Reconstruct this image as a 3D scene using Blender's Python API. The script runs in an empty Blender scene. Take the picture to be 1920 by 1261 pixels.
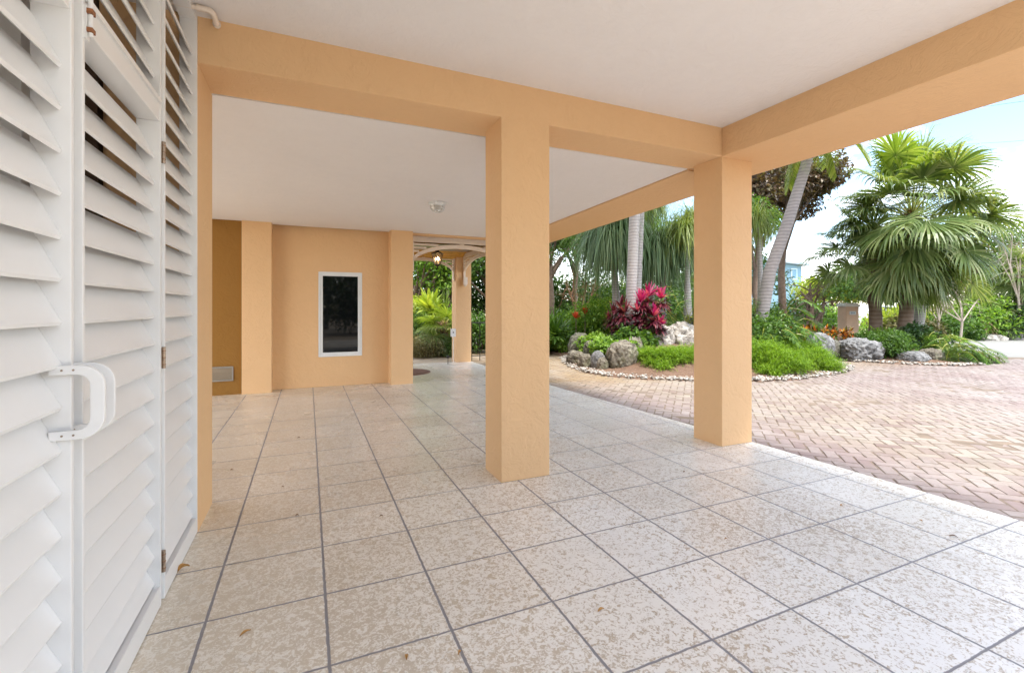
import bpy, bmesh, math, random
import numpy as np
from mathutils import Vector, Matrix, noise as mnoise
R = math.radians
PI = math.pi
H = 1.3                      # camera height, metres
TH = R(23.71)
CS, SN = math.cos(TH), math.sin(TH)
F = 870.0
rng = np.random.default_rng(7)
random.seed(7)

sc = bpy.context.scene
COL = sc.collection

# ------------------------------------------------------------------ helpers
def rd(r, d):
    """right / forward metres -> world x, y"""
    return (r*CS + d*SN, -r*SN + d*CS)
def at(px, py, d):
    """point on the sight line through photo pixel at distance d"""
    x, y = rd((px-960)/F*d, d)
    return Vector((x, y, H-(py-577)/F*d))
def gnd(px, py, z=0.0):
    d = F*(H-z)/(py-577)
    x, y = rd((px-960)/F*d, d)
    return Vector((x, y, z))

class MB:
    def __init__(s):
        s.v = []; s.f = []; s.n = 0; s.mi = []
    def add(s, V, Fc, mi=0):
        V = np.asarray(V, dtype=np.float64).reshape(-1, 3)
        Fc = np.asarray(Fc, dtype=np.int64)
        if len(V) == 0 or len(Fc) == 0: return
        s.v.append(V); s.f.append(Fc+s.n); s.n += len(V); s.mi.append(mi)
    def box(s, lo, hi, mi=0):
        x0, y0, z0 = lo; x1, y1, z1 = hi
        V = [(x0,y0,z0),(x1,y0,z0),(x1,y1,z0),(x0,y1,z0),(x0,y0,z1),(x1,y0,z1),(x1,y1,z1),(x0,y1,z1)]
        s.add(V, [(0,3,2,1),(4,5,6,7),(0,1,5,4),(1,2,6,5),(2,3,7,6),(3,0,4,7)], mi)
    def obox(s, c, size, rot, mi=0):
        hx, hy, hz = [q/2 for q in size]
        V = [Vector((a*hx, b*hy, e*hz)) for e in (-1,1) for a, b in ((-1,-1),(1,-1),(1,1),(-1,1))]
        V = [tuple(rot @ q + Vector(c)) for q in V]
        s.add(V, [(0,3,2,1),(4,5,6,7),(0,1,5,4),(1,2,6,5),(2,3,7,6),(3,0,4,7)], mi)
    def hexa(s, V8, mi=0):
        s.add(V8, [(0,3,2,1),(4,5,6,7),(0,1,5,4),(1,2,6,5),(2,3,7,6),(3,0,4,7)], mi)
    def tube(s, pts, rad, n=10, mi=0, cap=True):
        pts = [Vector(p) for p in pts]
        if not hasattr(rad, '__len__'): rad = [rad]*len(pts)
        V = []; prev = None
        for i, p in enumerate(pts):
            t = (pts[min(i+1, len(pts)-1)]-pts[max(i-1, 0)]).normalized()
            if prev is None:
                a = Vector((0,0,1)) if abs(t.z) < .9 else Vector((1,0,0))
                u = t.cross(a).normalized()
            else:
                u = (prev - t*prev.dot(t)).normalized()
            prev = u; w = t.cross(u)
            for k in range(n):
                a = 2*PI*k/n
                V.append(p + (u*math.cos(a)+w*math.sin(a))*rad[i])
        Fc = []
        for i in range(len(pts)-1):
            for k in range(n):
                k2 = (k+1) % n
                Fc.append((i*n+k, i*n+k2, (i+1)*n+k2, (i+1)*n+k))
        s.add([tuple(q) for q in V], Fc, mi)
        if cap:
            for i, rev in ((0, True), (len(pts)-1, False)):
                ring = [tuple(V[i*n+k]) for k in range(n)]
                if rev: ring = ring[::-1]
                s.add(ring, [tuple(range(n))], mi)
    def lathe(s, prof, c, n=24, mi=0, axis='z', phase=0.0, tilt=None):
        V = []
        for r, z in prof:
            for k in range(n):
                a = 2*PI*k/n+phase
                q = Vector((r*math.cos(a), r*math.sin(a), z))
                if tilt is not None: q = tilt @ q
                V.append((q.x+c[0], q.y+c[1], q.z+c[2]))
        Fc = []
        for i in range(len(prof)-1):
            for k in range(n):
                k2 = (k+1) % n
                Fc.append((i*n+k, i*n+k2, (i+1)*n+k2, (i+1)*n+k))
        s.add(V, Fc, mi)
    def build(s, name, mats, parent=None, smooth=False, bevel=0, origin=None):
        me = bpy.data.meshes.new(name)
        V = np.concatenate(s.v) if s.v else np.zeros((0,3))
        off = np.zeros(3)
        if origin is not None: off = np.array(origin, dtype=float)
        elif parent is not None: off = np.array(world_loc(parent))
        V = V-off
        lv = []; ls = []; mi = []
        cur = 0
        for Fc, m in zip(s.f, s.mi):
            k = Fc.shape[1]
            lv.append(Fc.reshape(-1)); ls.append(cur+np.arange(len(Fc))*k)
            mi.append(np.full(len(Fc), m)); cur += Fc.size
        lv = np.concatenate(lv); ls = np.concatenate(ls); mi = np.concatenate(mi)
        me.vertices.add(len(V)); me.vertices.foreach_set('co', V.reshape(-1).astype(np.float32))
        me.loops.add(len(lv)); me.loops.foreach_set('vertex_index', lv.astype(np.int32))
        me.polygons.add(len(ls)); me.polygons.foreach_set('loop_start', ls.astype(np.int32))
        if not isinstance(mats, (list, tuple)): mats = [mats]
        for m in mats: me.materials.append(m)
        me.polygons.foreach_set('material_index', mi.astype(np.int32))
        me.update(calc_edges=True); me.validate()
        if smooth: me.polygons.foreach_set('use_smooth', np.ones(len(me.polygons), dtype=bool))
        else: me.polygons.foreach_set('use_smooth', np.zeros(len(me.polygons), dtype=bool))
        if bevel:
            bm = bmesh.new(); bm.from_mesh(me)
            bmesh.ops.remove_doubles(bm, verts=bm.verts, dist=1e-5)
            bmesh.ops.bevel(bm, geom=[e for e in bm.edges], offset=bevel, segments=2, affect='EDGES', profile=.6)
            bm.to_mesh(me); bm.free()
        o = bpy.data.objects.new(name, me); COL.objects.link(o)
        if parent is not None: o.parent = parent
        elif origin is not None: o.location = off
        return o
def world_loc(o):
    l = Vector(o.location); p = o.parent
    while p is not None: l = l+Vector(p.location); p = p.parent
    return (l.x, l.y, l.z)
def tag(o, label=None, cat=None, group=None, kind=None):
    if label: o['label'] = label
    if cat: o['category'] = cat
    if group: o['group'] = group
    if kind: o['kind'] = kind
    return o
def empty(name, loc, label, cat, group=None):
    o = bpy.data.objects.new(name, None); COL.objects.link(o); o.location = loc
    o.empty_display_size = .1
    return tag(o, label, cat, group)

# ------------------------------------------------------------------ materials
class NT:
    def __init__(s, name):
        s.m = bpy.data.materials.new(name); s.m.use_nodes = True
        s.t = s.m.node_tree; s.b = s.t.nodes['Principled BSDF']; s.out = s.t.nodes['Material Output']
    def n(s, ty, **kw):
        o = s.t.nodes.new(ty)
        for k, v in kw.items():
            if k.startswith('i_'):
                key = k[2:].replace('_', ' ')
                o.inputs[key].default_value = v
            else: setattr(o, k, v)
        return o
    def l(s, a, b): s.t.links.new(a, b)
    def math(s, op, a, b=None, c=None):
        o = s.t.nodes.new('ShaderNodeMath'); o.operation = op
        for i, v in enumerate((a, b, c)):
            if v is None: continue
            if isinstance(v, (int, float)): o.inputs[i].default_value = v
            else: s.l(v, o.inputs[i])
        return o.outputs[0]
    def mix(s, fac, a, b, mode='MIX'):
        o = s.t.nodes.new('ShaderNodeMix'); o.data_type = 'RGBA'; o.blend_type = mode
        for v, inp in ((fac, o.inputs[0]), (a, o.inputs[6]), (b, o.inputs[7])):
            if isinstance(v, (int, float)): inp.default_value = v
            elif isinstance(v, tuple): inp.default_value = (*v, 1)[:4]
            else: s.l(v, inp)
        return o.outputs[2]
    def ramp(s, fac, stops):
        o = s.t.nodes.new('ShaderNodeValToRGB')
        e = o.color_ramp.elements
        while len(e) < len(stops): e.new(.5)
        for i, (p, c) in enumerate(stops):
            e[i].position = p; e[i].color = (*c, 1)[:4] if len(c) == 3 else c
        s.l(fac, o.inputs[0]); return o.outputs[0]
    def coord(s, kind='Object'):
        return s.n('ShaderNodeTexCoord').outputs[kind]
    def pos(s):
        return s.n('ShaderNodeNewGeometry').outputs['Position']
    def noise(s, vec, scale, detail=4, rough=.55, dist=0.0):
        o = s.n('ShaderNodeTexNoise'); o.inputs['Scale'].default_value = scale
        o.inputs['Detail'].default_value = detail; o.inputs['Roughness'].default_value = rough
        o.inputs['Distortion'].default_value = dist
        if vec is not None: s.l(vec, o.inputs['Vector'])
        return o.outputs['Fac']
    def voro(s, vec, scale, feature='F1', out='Distance', rand=1.0):
        o = s.n('ShaderNodeTexVoronoi'); o.feature = feature
        o.inputs['Scale'].default_value = scale; o.inputs['Randomness'].default_value = rand
        s.l(vec, o.inputs['Vector']); return o.outputs[out]
    def bump(s, h, strength, dist, normal=None):
        o = s.n('ShaderNodeBump'); o.inputs['Strength'].default_value = strength; o.inputs['Distance'].default_value = dist
        s.l(h, o.inputs['Height'])
        if normal is not None: s.l(normal, o.inputs['Normal'])
        return o.outputs[0]
    def set(s, **kw):
        for k, v in kw.items():
            key = k.replace('_', ' ')
            inp = s.b.inputs[key]
            if isinstance(v, tuple): inp.default_value = (*v, 1)[:4]
            elif isinstance(v, (int, float)): inp.default_value = v
            else: s.l(v, inp)
        return s

def simple(name, col, rough=.5, metal=0.0, var=.08, scale=6, bump=0.0, bscale=60):
    m = NT(name); P = m.coord()
    f = m.noise(P, scale, 5)
    c1 = tuple(min(1, q*(1+var)) for q in col); c2 = tuple(q*(1-var) for q in col)
    m.set(Base_Color=m.ramp(f, [(.3, c2), (.7, c1)]), Roughness=rough, Metallic=metal)
    if bump: m.set(Normal=m.bump(m.noise(P, bscale, 4), bump, .005))
    return m.m

def stucco(name, col, amt=.5):
    m = NT(name); P = m.coord('Object')
    big = m.noise(P, 1.1, 2, .6)
    mid = m.noise(P, 9, 3, .6)
    c = m.mix(m.math('MULTIPLY', big, .5), col, tuple(q*.86 for q in col))
    c = m.mix(m.math('MULTIPLY', mid, .22), c, tuple(min(1, q*1.16) for q in col))
    a = m.noise(P, 7, 4, .62, 1.6)
    a = m.ramp(a, [(.42, (0,0,0)), (.56, (1,1,1))])
    b = m.noise(P, 42, 2, .7)
    tr = m.ramp(m.noise(P, 3.2, 3, .6, 2.5), [(.47, (0,0,0)), (.5, (1,1,1)), (.53, (0,0,0))])
    h = m.math('ADD', m.math('ADD', m.math('MULTIPLY', a, .6), m.math('MULTIPLY', b, .5)), m.math('MULTIPLY', tr, .22))
    c = m.mix(m.math('MULTIPLY', tr, .035), c, tuple(q*.72 for q in col))
    m.set(Base_Color=c, Roughness=.72, Normal=m.bump(h, amt*1.35, .005))
    m.b.inputs['Specular IOR Level'].default_value = .25
    return m.m

def leafmat(name, cols, trans=.35, rough=.42, nscale=1.2, spec=.45):
    m = NT(name)
    g = m.n('ShaderNodeNewGeometry')
    f = m.math('ADD', m.math('MULTIPLY', g.outputs['Random Per Island'], .65), m.math('MULTIPLY', m.noise(g.outputs['Position'], nscale, 3), .5))
    f = m.math('SUBTRACT', f, .07)
    k = len(cols)
    c = m.ramp(f, [(.12+.76*i/(k-1), cols[i]) for i in range(k)])
    m.set(Base_Color=c, Roughness=rough); m.b.inputs['Specular IOR Level'].default_value = spec
    tr = m.n('ShaderNodeBsdfTranslucent')
    ct = m.mix(1.0, c, (1.5, 1.45, .55), 'MULTIPLY')
    m.l(ct, tr.inputs['Color'])
    mx = m.n('ShaderNodeMixShader'); mx.inputs[0].default_value = trans
    m.l(m.b.outputs[0], mx.inputs[1]); m.l(tr.outputs[0], mx.inputs[2]); m.l(mx.outputs[0], m.out.inputs['Surface'])
    return m.m

ORANGE = (.78, .508, .275)
M = {}
M['stucco'] = stucco('orange_stucco', ORANGE)
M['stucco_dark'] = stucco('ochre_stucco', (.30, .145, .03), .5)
M['ceiling'] = stucco('white_ceiling_plaster', (.83, .80, .785), .28)
M['white'] = simple('white_gloss_paint', (.78, .775, .765), .32, var=.02, scale=3, bump=.05, bscale=30)
M['porchwhite'] = simple('cream_paint', (.80, .70, .60), .5, var=.04)
M['hinge'] = simple('tarnished_steel', (.36, .27, .20), .35, .7, var=.35, scale=60)
M['rust'] = simple('rust', (.25, .10, .04), .8, var=.4, scale=90)
M['black'] = simple('black_metal', (.02, .018, .016), .4, .3)
M['bronze'] = simple('bronze_metal', (.05, .032, .024), .4, .6)
M['vinyl'] = simple('white_vinyl', (.80, .82, .83), .3, var=.02)
M['greymetal'] = simple('grey_metal', (.38, .36, .33), .4, .4, var=.1, scale=20)
M['cedar'] = simple('cedar_boards', (.60, .33, .06), .5, var=.25, scale=14)
M['mat'] = simple('brown_mat', (.17, .085, .055), .9, var=.3, scale=25, bump=.5)
M['glassdark'] = simple('dark_window_glass', (.005,.006,.007), .03, var=.02)
M['glassdark'].node_tree.nodes['Principled BSDF'].inputs['Specular IOR Level'].default_value = .35
M['plastic'] = simple('pale_plastic', (.72, .74, .75), .4, var=.03)
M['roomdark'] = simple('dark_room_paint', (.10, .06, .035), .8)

# jar glass
g = NT('frosted_lamp_glass'); g.set(Base_Color=(.72,.70,.64), Roughness=.35, Transmission_Weight=.35); M['jar'] = g.m
g = NT('lantern_glass'); g.set(Base_Color=(.9,.88,.85), Roughness=.05, Transmission_Weight=.9, Alpha=.35); M['lglass'] = g.m
g = NT('warm_bulb'); g.set(Base_Color=(1,.8,.5)); g.b.inputs['Emission Color'].default_value = (1,.62,.28,1); g.b.inputs['Emission Strength'].default_value = 9; M['bulb'] = g.m

# tiled deck coating
def deck_mat():
    m = NT('knockdown_deck_coating'); P = m.pos()
    sp = m.n('ShaderNodeSeparateXYZ'); m.l(P, sp.inputs[0])
    X, Y = sp.outputs[0], sp.outputs[1]
    S = .354*H
    wob = m.math('MULTIPLY', m.math('SUBTRACT', m.noise(P, 26, 1), .5), .007)
    def line(c, off, hw):
        q = m.math('ADD', m.math('DIVIDE', m.math('ADD', m.math('SUBTRACT', c, off), wob), S), .5)
        fr = m.math('FRACT', q)
        dd = m.math('MULTIPLY', m.math('ABSOLUTE', m.math('SUBTRACT', fr, .5)), S)
        o = m.n('ShaderNodeMapRange'); o.inputs['From Min'].default_value = hw-.0012; o.inputs['From Max'].default_value = hw+.0018
        o.inputs['To Min'].default_value = 1; o.inputs['To Max'].default_value = 0; m.l(dd, o.inputs['Value'])
        return o.outputs[0]
    gr = m.math('MAXIMUM', line(X, -.2997*H, .0058), line(Y, 2.456*H, .0046))
    # lines only over the carport slab, the porch is plain
    gr = m.math('MULTIPLY', gr, m.math('LESS_THAN', Y, 6.9*H))
    big = m.noise(P, .8, 3, .6)
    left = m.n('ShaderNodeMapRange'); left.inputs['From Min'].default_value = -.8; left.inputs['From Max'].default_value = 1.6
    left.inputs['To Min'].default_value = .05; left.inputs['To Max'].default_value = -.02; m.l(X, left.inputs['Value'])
    a = m.noise(P, 36, 4, .70, 1.2)
    b = m.noise(P, 110, 1, .6, 0)
    v = m.math('ADD', m.math('MULTIPLY', a, .75), m.math('MULTIPLY', b, .25))
    thr = m.math('ADD', m.math('ADD', .375, m.math('MULTIPLY', big, .22)), left.outputs[0])
    df = m.math('SUBTRACT', v, thr)
    o = m.n('ShaderNodeMapRange'); o.inputs['From Min'].default_value = -.045; o.inputs['From Max'].default_value = .035
    m.l(df, o.inputs['Value']); top = o.outputs[0]
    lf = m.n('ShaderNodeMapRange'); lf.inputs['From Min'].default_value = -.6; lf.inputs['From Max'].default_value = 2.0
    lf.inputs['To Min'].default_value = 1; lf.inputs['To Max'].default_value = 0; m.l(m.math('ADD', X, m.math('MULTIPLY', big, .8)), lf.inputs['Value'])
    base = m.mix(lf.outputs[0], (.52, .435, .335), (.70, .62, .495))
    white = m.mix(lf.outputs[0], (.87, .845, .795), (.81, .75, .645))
    c = m.mix(top, base, white)
    cell = m.n('ShaderNodeCombineXYZ'); m.l(m.math('FLOOR', m.math('ADD', m.math('DIVIDE', m.math('ADD', X, .2997*H), S), .0)), cell.inputs[0]); m.l(m.math('FLOOR', m.math('DIVIDE', m.math('SUBTRACT', Y, 2.456*H), S)), cell.inputs[1])
    wn = m.n('ShaderNodeTexWhiteNoise'); m.l(cell.outputs[0], wn.inputs['Vector'])
    c = m.mix(m.math('MULTIPLY', wn.outputs['Value'], .55), c, m.mix(wn.outputs['Value'], (.96,.95,.93), (.86,.83,.79)), 'MULTIPLY')
    # dirt stains
    st = m.ramp(m.noise(P, 2.2, 4, .68, .8), [(.56, (0,0,0)), (.74, (1,1,1))])
    c = m.mix(m.math('MULTIPLY', st, .20), c, (.38, .30, .22))
    sp2 = m.ramp(m.noise(P, 120, 2, .5), [(.70, (0,0,0)), (.76, (1,1,1))])
    c = m.mix(m.math('MULTIPLY', sp2, .3), c, (.22, .17, .13))
    c = m.mix(gr, c, (.255,.245,.255))
    rf = m.math('ADD', m.math('MULTIPLY', big, .25), .15)
    rf = m.math('ADD', rf, m.math('MULTIPLY', gr, .3))
    h = m.math('SUBTRACT', m.math('ADD', m.math('MULTIPLY', top, .5), m.math('MULTIPLY', b, .25)), m.math('MULTIPLY', gr, 1.2))
    m.set(Base_Color=c, Roughness=rf, Normal=m.bump(h, .35, .0022))
    m.b.inputs['Specular IOR Level'].default_value = .5
    return m.m
M['deck'] = deck_mat()

def brick_mat():
    m = NT('weathered_brick_pavers'); g = m.n('ShaderNodeNewGeometry'); P = g.outputs['Position']
    rp = g.outputs['Random Per Island']
    c = m.ramp(rp, [(0, (.19,.135,.115)), (.15, (.245,.195,.165)), (.42, (.275,.23,.18)), (.62, (.23,.175,.15)), (.8, (.30,.26,.21)), (1, (.205,.155,.135))])
    pink = m.ramp(rp, [(0, (.195,.14,.13)), (.35, (.25,.195,.185)), (.7, (.215,.16,.15)), (1, (.29,.24,.225))])
    sp = m.n('ShaderNodeSeparateXYZ'); m.l(P, sp.inputs[0])
    near = m.n('ShaderNodeMapRange'); near.inputs['From Min'].default_value = 4.35; near.inputs['From Max'].default_value = 5.0
    near.inputs['To Min'].default_value = 1; near.inputs['To Max'].default_value = 0; m.l(sp.outputs[0], near.inputs['Value'])
    far = m.n('ShaderNodeMapRange'); far.inputs['From Min'].default_value = 6.5; far.inputs['From Max'].default_value = 9.5
    m.l(sp.outputs[0], far.inputs['Value'])
    f = m.math('MAXIMUM', near.outputs[0], m.math('MULTIPLY', far.outputs[0], .9))
    c = m.mix(f, c, pink)
    yel = m.ramp(rp, [(0, (.23,.155,.08)), (.5, (.29,.205,.105)), (1, (.26,.19,.115))])
    yy = m.n('ShaderNodeMapRange'); yy.inputs['From Min'].default_value = 5.6; yy.inputs['From Max'].default_value = 7.2
    m.l(sp.outputs[1], yy.inputs['Value'])
    c = m.mix(m.math('MULTIPLY', yy.outputs[0], .85), c, yel)
    lime = m.ramp(m.noise(P, .9, 5, .65), [(.42, (0,0,0)), (.64, (1,1,1))])
    c = m.mix(m.math('MULTIPLY', lime, .45), c, (.35, .32, .29))
    grime = m.ramp(m.noise(P, 9, 6, .75, 1.0), [(.50, (0,0,0)), (.66, (1,1,1))])
    c = m.mix(m.math('MULTIPLY', grime, .45), c, (.13, .10, .075))
    moss = m.ramp(m.noise(P, 1.6, 5, .7), [(.60, (0,0,0)), (.72, (1,1,1))])
    c = m.mix(m.math('MULTIPLY', moss, .35), c, (.16, .13, .08))
    h = m.math('ADD', m.noise(P, 45, 5, .7), m.math('MULTIPLY', m.noise(P, 8, 3), 1.1))
    m.set(Base_Color=c, Roughness=.62, Normal=m.bump(h, .6, .006))
    return m.m
M['brick'] = brick_mat()
M['sand'] = simple('dark_sandy_soil', (.17, .13, .095), .9, var=.3, scale=9, bump=.6)
M['ground'] = simple('sandy_ground', (.34, .27, .19), .95, var=.25, scale=1.5, bump=.5, bscale=20)
M['road'] = simple('pale_worn_road', (.24, .235, .22), .85, var=.10, scale=1.2, bump=.4, bscale=60)
def mulch_mat():
    m = NT('pine_needle_mulch'); P = m.pos()
    w = m.noise(P, 40, 5, .75, 3.0)
    c = m.ramp(w, [(.32, (.06,.035,.022)), (.5, (.19,.11,.072)), (.68, (.33,.215,.145))])
    m.set(Base_Color=c, Roughness=.9, Normal=m.bump(w, 1.0, .02)); return m.m
M['mulch'] = mulch_mat()
def peb_mat():
    m = NT('white_pebbles'); g = m.n('ShaderNodeNewGeometry')
    c = m.ramp(g.outputs['Random Per Island'], [(0, (.12,.10,.08)), (.3, (.28,.255,.22)), (.6, (.50,.48,.44)), (1, (.36,.31,.26))])
    m.set(Base_Color=c, Roughness=.6); return m.m
M['pebble'] = peb_mat()
def rock_mat(name, c1, c2, c3, moss=.0, pit=7):
    m = NT(name); P = m.coord('Object')
    a = m.noise(P, 6, 7, .7, .6)
    c = m.ramp(a, [(.3, c1), (.48, c2), (.66, c3)])
    v = m.voro(P, pit, 'SMOOTH_F1')
    hole = m.ramp(m.math('ADD', v, m.math('MULTIPLY', m.math('SUBTRACT', m.noise(P, 14, 4), .5), .5)), [(.12, (1,1,1)), (.3, (0,0,0))])
    c = m.mix(m.math('MULTIPLY', hole, .6), c, tuple(q*.3 for q in c1))
    if moss:
        g = m.ramp(m.noise(P, 3, 5, .6), [(.48, (0,0,0)), (.62, (1,1,1))])
        c = m.mix(m.math('MULTIPLY', g, moss), c, (.11, .13, .03))
    h = m.math('ADD', m.noise(P, 22, 6, .75), m.math('MULTIPLY', v, .9))
    m.set(Base_Color=c, Roughness=.9, Normal=m.bump(h, 1.0, .045)); return m.m
M['rock_tan'] = rock_mat('pitted_tan_coral_rock', (.07,.06,.045), (.20,.175,.135), (.42,.39,.32), .35)
M['rock_white'] = rock_mat('bleached_coral_rock', (.15,.125,.10), (.40,.365,.32), (.62,.59,.54), .0, 9)
M['rock_moss'] = rock_mat('mossy_rock', (.045,.045,.035), (.13,.125,.09), (.27,.26,.20), .6)
M['rock_grey'] = rock_mat('grey_pitted_rock', (.07,.07,.068), (.20,.20,.20), (.38,.375,.37), .0, 10)
M['rock_dark'] = rock_mat('dark_rounded_rock', (.07,.065,.05), (.15,.14,.11), (.26,.25,.21), .3, 20)

def bark(name, c1, c2, ring=0, rscale=30):
    m = NT(name); P = m.coord('Object')
    a = m.noise(P, 12, 6, .7)
    h = a
    if ring:
        sp = m.n('ShaderNodeSeparateXYZ'); m.l(P, sp.inputs[0])
        z = m.math('ADD', m.math('MULTIPLY', sp.outputs[2], rscale), m.math('MULTIPLY', m.noise(P, 3, 3), 2.0))
        w = m.math('POWER', m.math('ABSOLUTE', m.math('SINE', z)), .6)
        h = m.math('ADD', m.math('MULTIPLY', w, .6), m.math('MULTIPLY', a, .6))
        c = m.ramp(h, [(.15, tuple(q*.8 for q in c1)), (.5, c1), (.95, c2)])
    else: c = m.ramp(a, [(.3, c1), (.7, c2)])
    m.set(Base_Color=c, Roughness=.85, Normal=m.bump(h, .7, .012)); return m.m
M['palm_grey'] = bark('ringed_grey_palm_bark', (.30,.28,.27), (.40,.375,.36), 1, 42)
M['palm_mid'] = bark('ringed_mid_grey_palm_bark', (.20,.18,.175), (.29,.265,.255), 1, 40)
M['palm_brown'] = bark('ringed_brown_palm_bark', (.15,.10,.075), (.21,.155,.12), 1, 26)
M['bark'] = bark('brown_bark', (.12,.08,.06), (.28,.20,.15))
M['bark_pale'] = bark('pale_twig_bark', (.30,.24,.19), (.48,.41,.34))
M['fibre'] = bark('palm_fibre', (.14,.07,.035), (.30,.17,.09))

G = {}
G['fan'] = leafmat('fan_palm_leaf', [(.055,.095,.025), (.11,.17,.045), (.19,.25,.085), (.32,.35,.17)], .35, .38, .8)
G['fan_new'] = leafmat('bright_fan_palm_leaf', [(.09,.15,.02), (.17,.25,.035), (.30,.36,.10)], .45, .4, .8)
G['stalk'] = leafmat('green_leaf_stalk', [(.16,.20,.03), (.33,.33,.05)], .1)
G['pony'] = leafmat('ponytail_leaf', [(.05,.11,.04), (.12,.20,.085), (.25,.33,.17)], .25, .4, 1.0)
G['pony_y'] = leafmat('yellow_green_strap_leaf', [(.11,.17,.03), (.20,.27,.06), (.32,.36,.11)], .35, .4, 1.0)
G['dark'] = leafmat('dark_green_leaf', [(.012,.035,.010), (.03,.075,.018), (.065,.13,.03)], .2, .4, 1.0)
G['mid'] = leafmat('mid_green_leaf', [(.03,.075,.014), (.075,.16,.025), (.15,.26,.05)], .35, .42, 1.0)
G['bright'] = leafmat('bright_green_leaf', [(.07,.16,.015), (.16,.30,.03), (.30,.44,.07)], .4, .42, 1.0)
G['yellowg'] = leafmat('yellow_green_leaf', [(.14,.22,.02), (.30,.38,.05), (.46,.50,.10)], .45, .45, 1.0)
G['fern'] = leafmat('asparagus_fern_green', [(.09,.19,.012), (.19,.33,.022), (.32,.47,.05)], .35, .5, 2.2)
G['brown'] = leafmat('bronze_leaf', [(.035,.028,.02), (.085,.055,.035), (.16,.10,.055), (.09,.10,.035)], .25, .4, 1.0)
G['olive'] = leafmat('dry_olive_leaf', [(.09,.09,.04), (.18,.17,.08), (.30,.27,.15)], .3, .6, 1.0)
G['pink'] = leafmat('pink_cordyline_leaf', [(.26,.010,.10), (.46,.022,.19), (.55,.15,.27)], .35, .35, 1.0)
G['maroon'] = leafmat('maroon_cordyline_leaf', [(.05,.008,.018), (.12,.018,.035), (.25,.06,.07)], .2, .35, 1.0)
G['croton'] = leafmat('croton_leaf', [(.03,.02,.012), (.08,.022,.015), (.13,.13,.02), (.60,.14,.02), (.66,.45,.04)], .2, .35, 3.0)
G['dryf'] = leafmat('dead_palm_frond', [(.22,.14,.08), (.38,.27,.16)], .15, .8)
G['dead'] = leafmat('dead_leaf', [(.36,.18,.05), (.52,.30,.10)], .1, .7)
G['red'] = leafmat('red_bromeliad_flower', [(.60,.06,.04), (.78,.16,.10)], .3, .4)

# ------------------------------------------------------------------ foliage generators (numpy)
def nrm(a): return a/np.maximum(np.linalg.norm(a, axis=-1, keepdims=True), 1e-9)
def rdir(n):
    return nrm(rng.normal(size=(n, 3)))
def leaf_tris(mb, P, D, N, L, W, fold=.22, curl=.12, mi=0):
    n = len(P); D = nrm(D); S = nrm(np.cross(D, N)); N = nrm(np.cross(S, D))
    L = np.broadcast_to(L, (n,))[:, None]; W = np.broadcast_to(W, (n,))[:, None]
    a = P; b = P+D*L*.45+S*W*.5+N*W*fold; c = P+D*L-N*L*curl; d = P+D*L*.45-S*W*.5+N*W*fold
    V = np.stack([a, b, c, d], 1).reshape(-1, 3)
    base = np.arange(n)[:, None]*4
    mb.add(V, np.concatenate([base+np.array([0,1,2]), base+np.array([0,2,3])], 1).reshape(-1, 3), mi)
def strips(mb, P, D, L, W, nseg=5, grav=.25, side=None, prof=None, gprof=None, mi=0, wob=0.0):
    n = len(P); D = nrm(np.array(D, float)); p = np.array(P, float)
    L = np.broadcast_to(L, (n,))[:, None]; W = np.broadcast_to(W, (n,))[:, None]
    grav = np.broadcast_to(grav, (n,))[:, None]
    rows = []
    sd = side
    for k in range(nseg+1):
        t = k/nseg
        w = prof(t) if prof else (1-t)**.6*min(1, .5+3*t)
        if side is None:
            up = np.array([0,0,1.0]); s_ = np.cross(D, up); bad = np.linalg.norm(s_, axis=1) < 1e-3
            s_[bad] = [1,0,0]; sd = nrm(s_)
        rows.append(p-sd*W*w*.5); rows.append(p+sd*W*w*.5)
        p = p+D*L/nseg
        gk = gprof(t) if gprof else 1.0
        D = nrm(D+np.array([0,0,-1.0])*grav*gk+(rng.normal(size=(n,3))*wob if wob else 0))
    V = np.stack(rows, 1).reshape(-1, 3); m = 2*(nseg+1)
    base = np.arange(n)[:, None]*m
    q = np.concatenate([base+np.array([2*k, 2*k+1, 2*k+3, 2*k+2]) for k in range(nseg)], 1).reshape(-1, 4)
    mb.add(V, q, mi)
def cloud(mb, centers, radii, n, L, W, flat=.8, mi=0, droop=.2, shell=.55):
    """leaves in clumps: centres (k,3), radii (k,)"""
    centers = np.asarray(centers, float); radii = np.asarray(radii, float)
    w = radii**2; idx = rng.choice(len(centers), n, p=w/w.sum())
    d = rdir(n); rr = (shell+(1-shell)*rng.random(n)**.6)*np.where(rng.random(n) < .12, 1.22, 1)
    P = centers[idx]+d*(rr*radii[idx])[:, None]*np.array([1,1,flat])
    D = nrm(d*.7+rdir(n)*.8+np.array([0,0,-droop])); N = nrm(d*.5+np.array([0,0,.8])+rdir(n)*.5)
    leaf_tris(mb, P, D, N, L*(.65+.7*rng.random(n)), W*(.7+.6*rng.random(n)), mi=mi)

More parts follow.
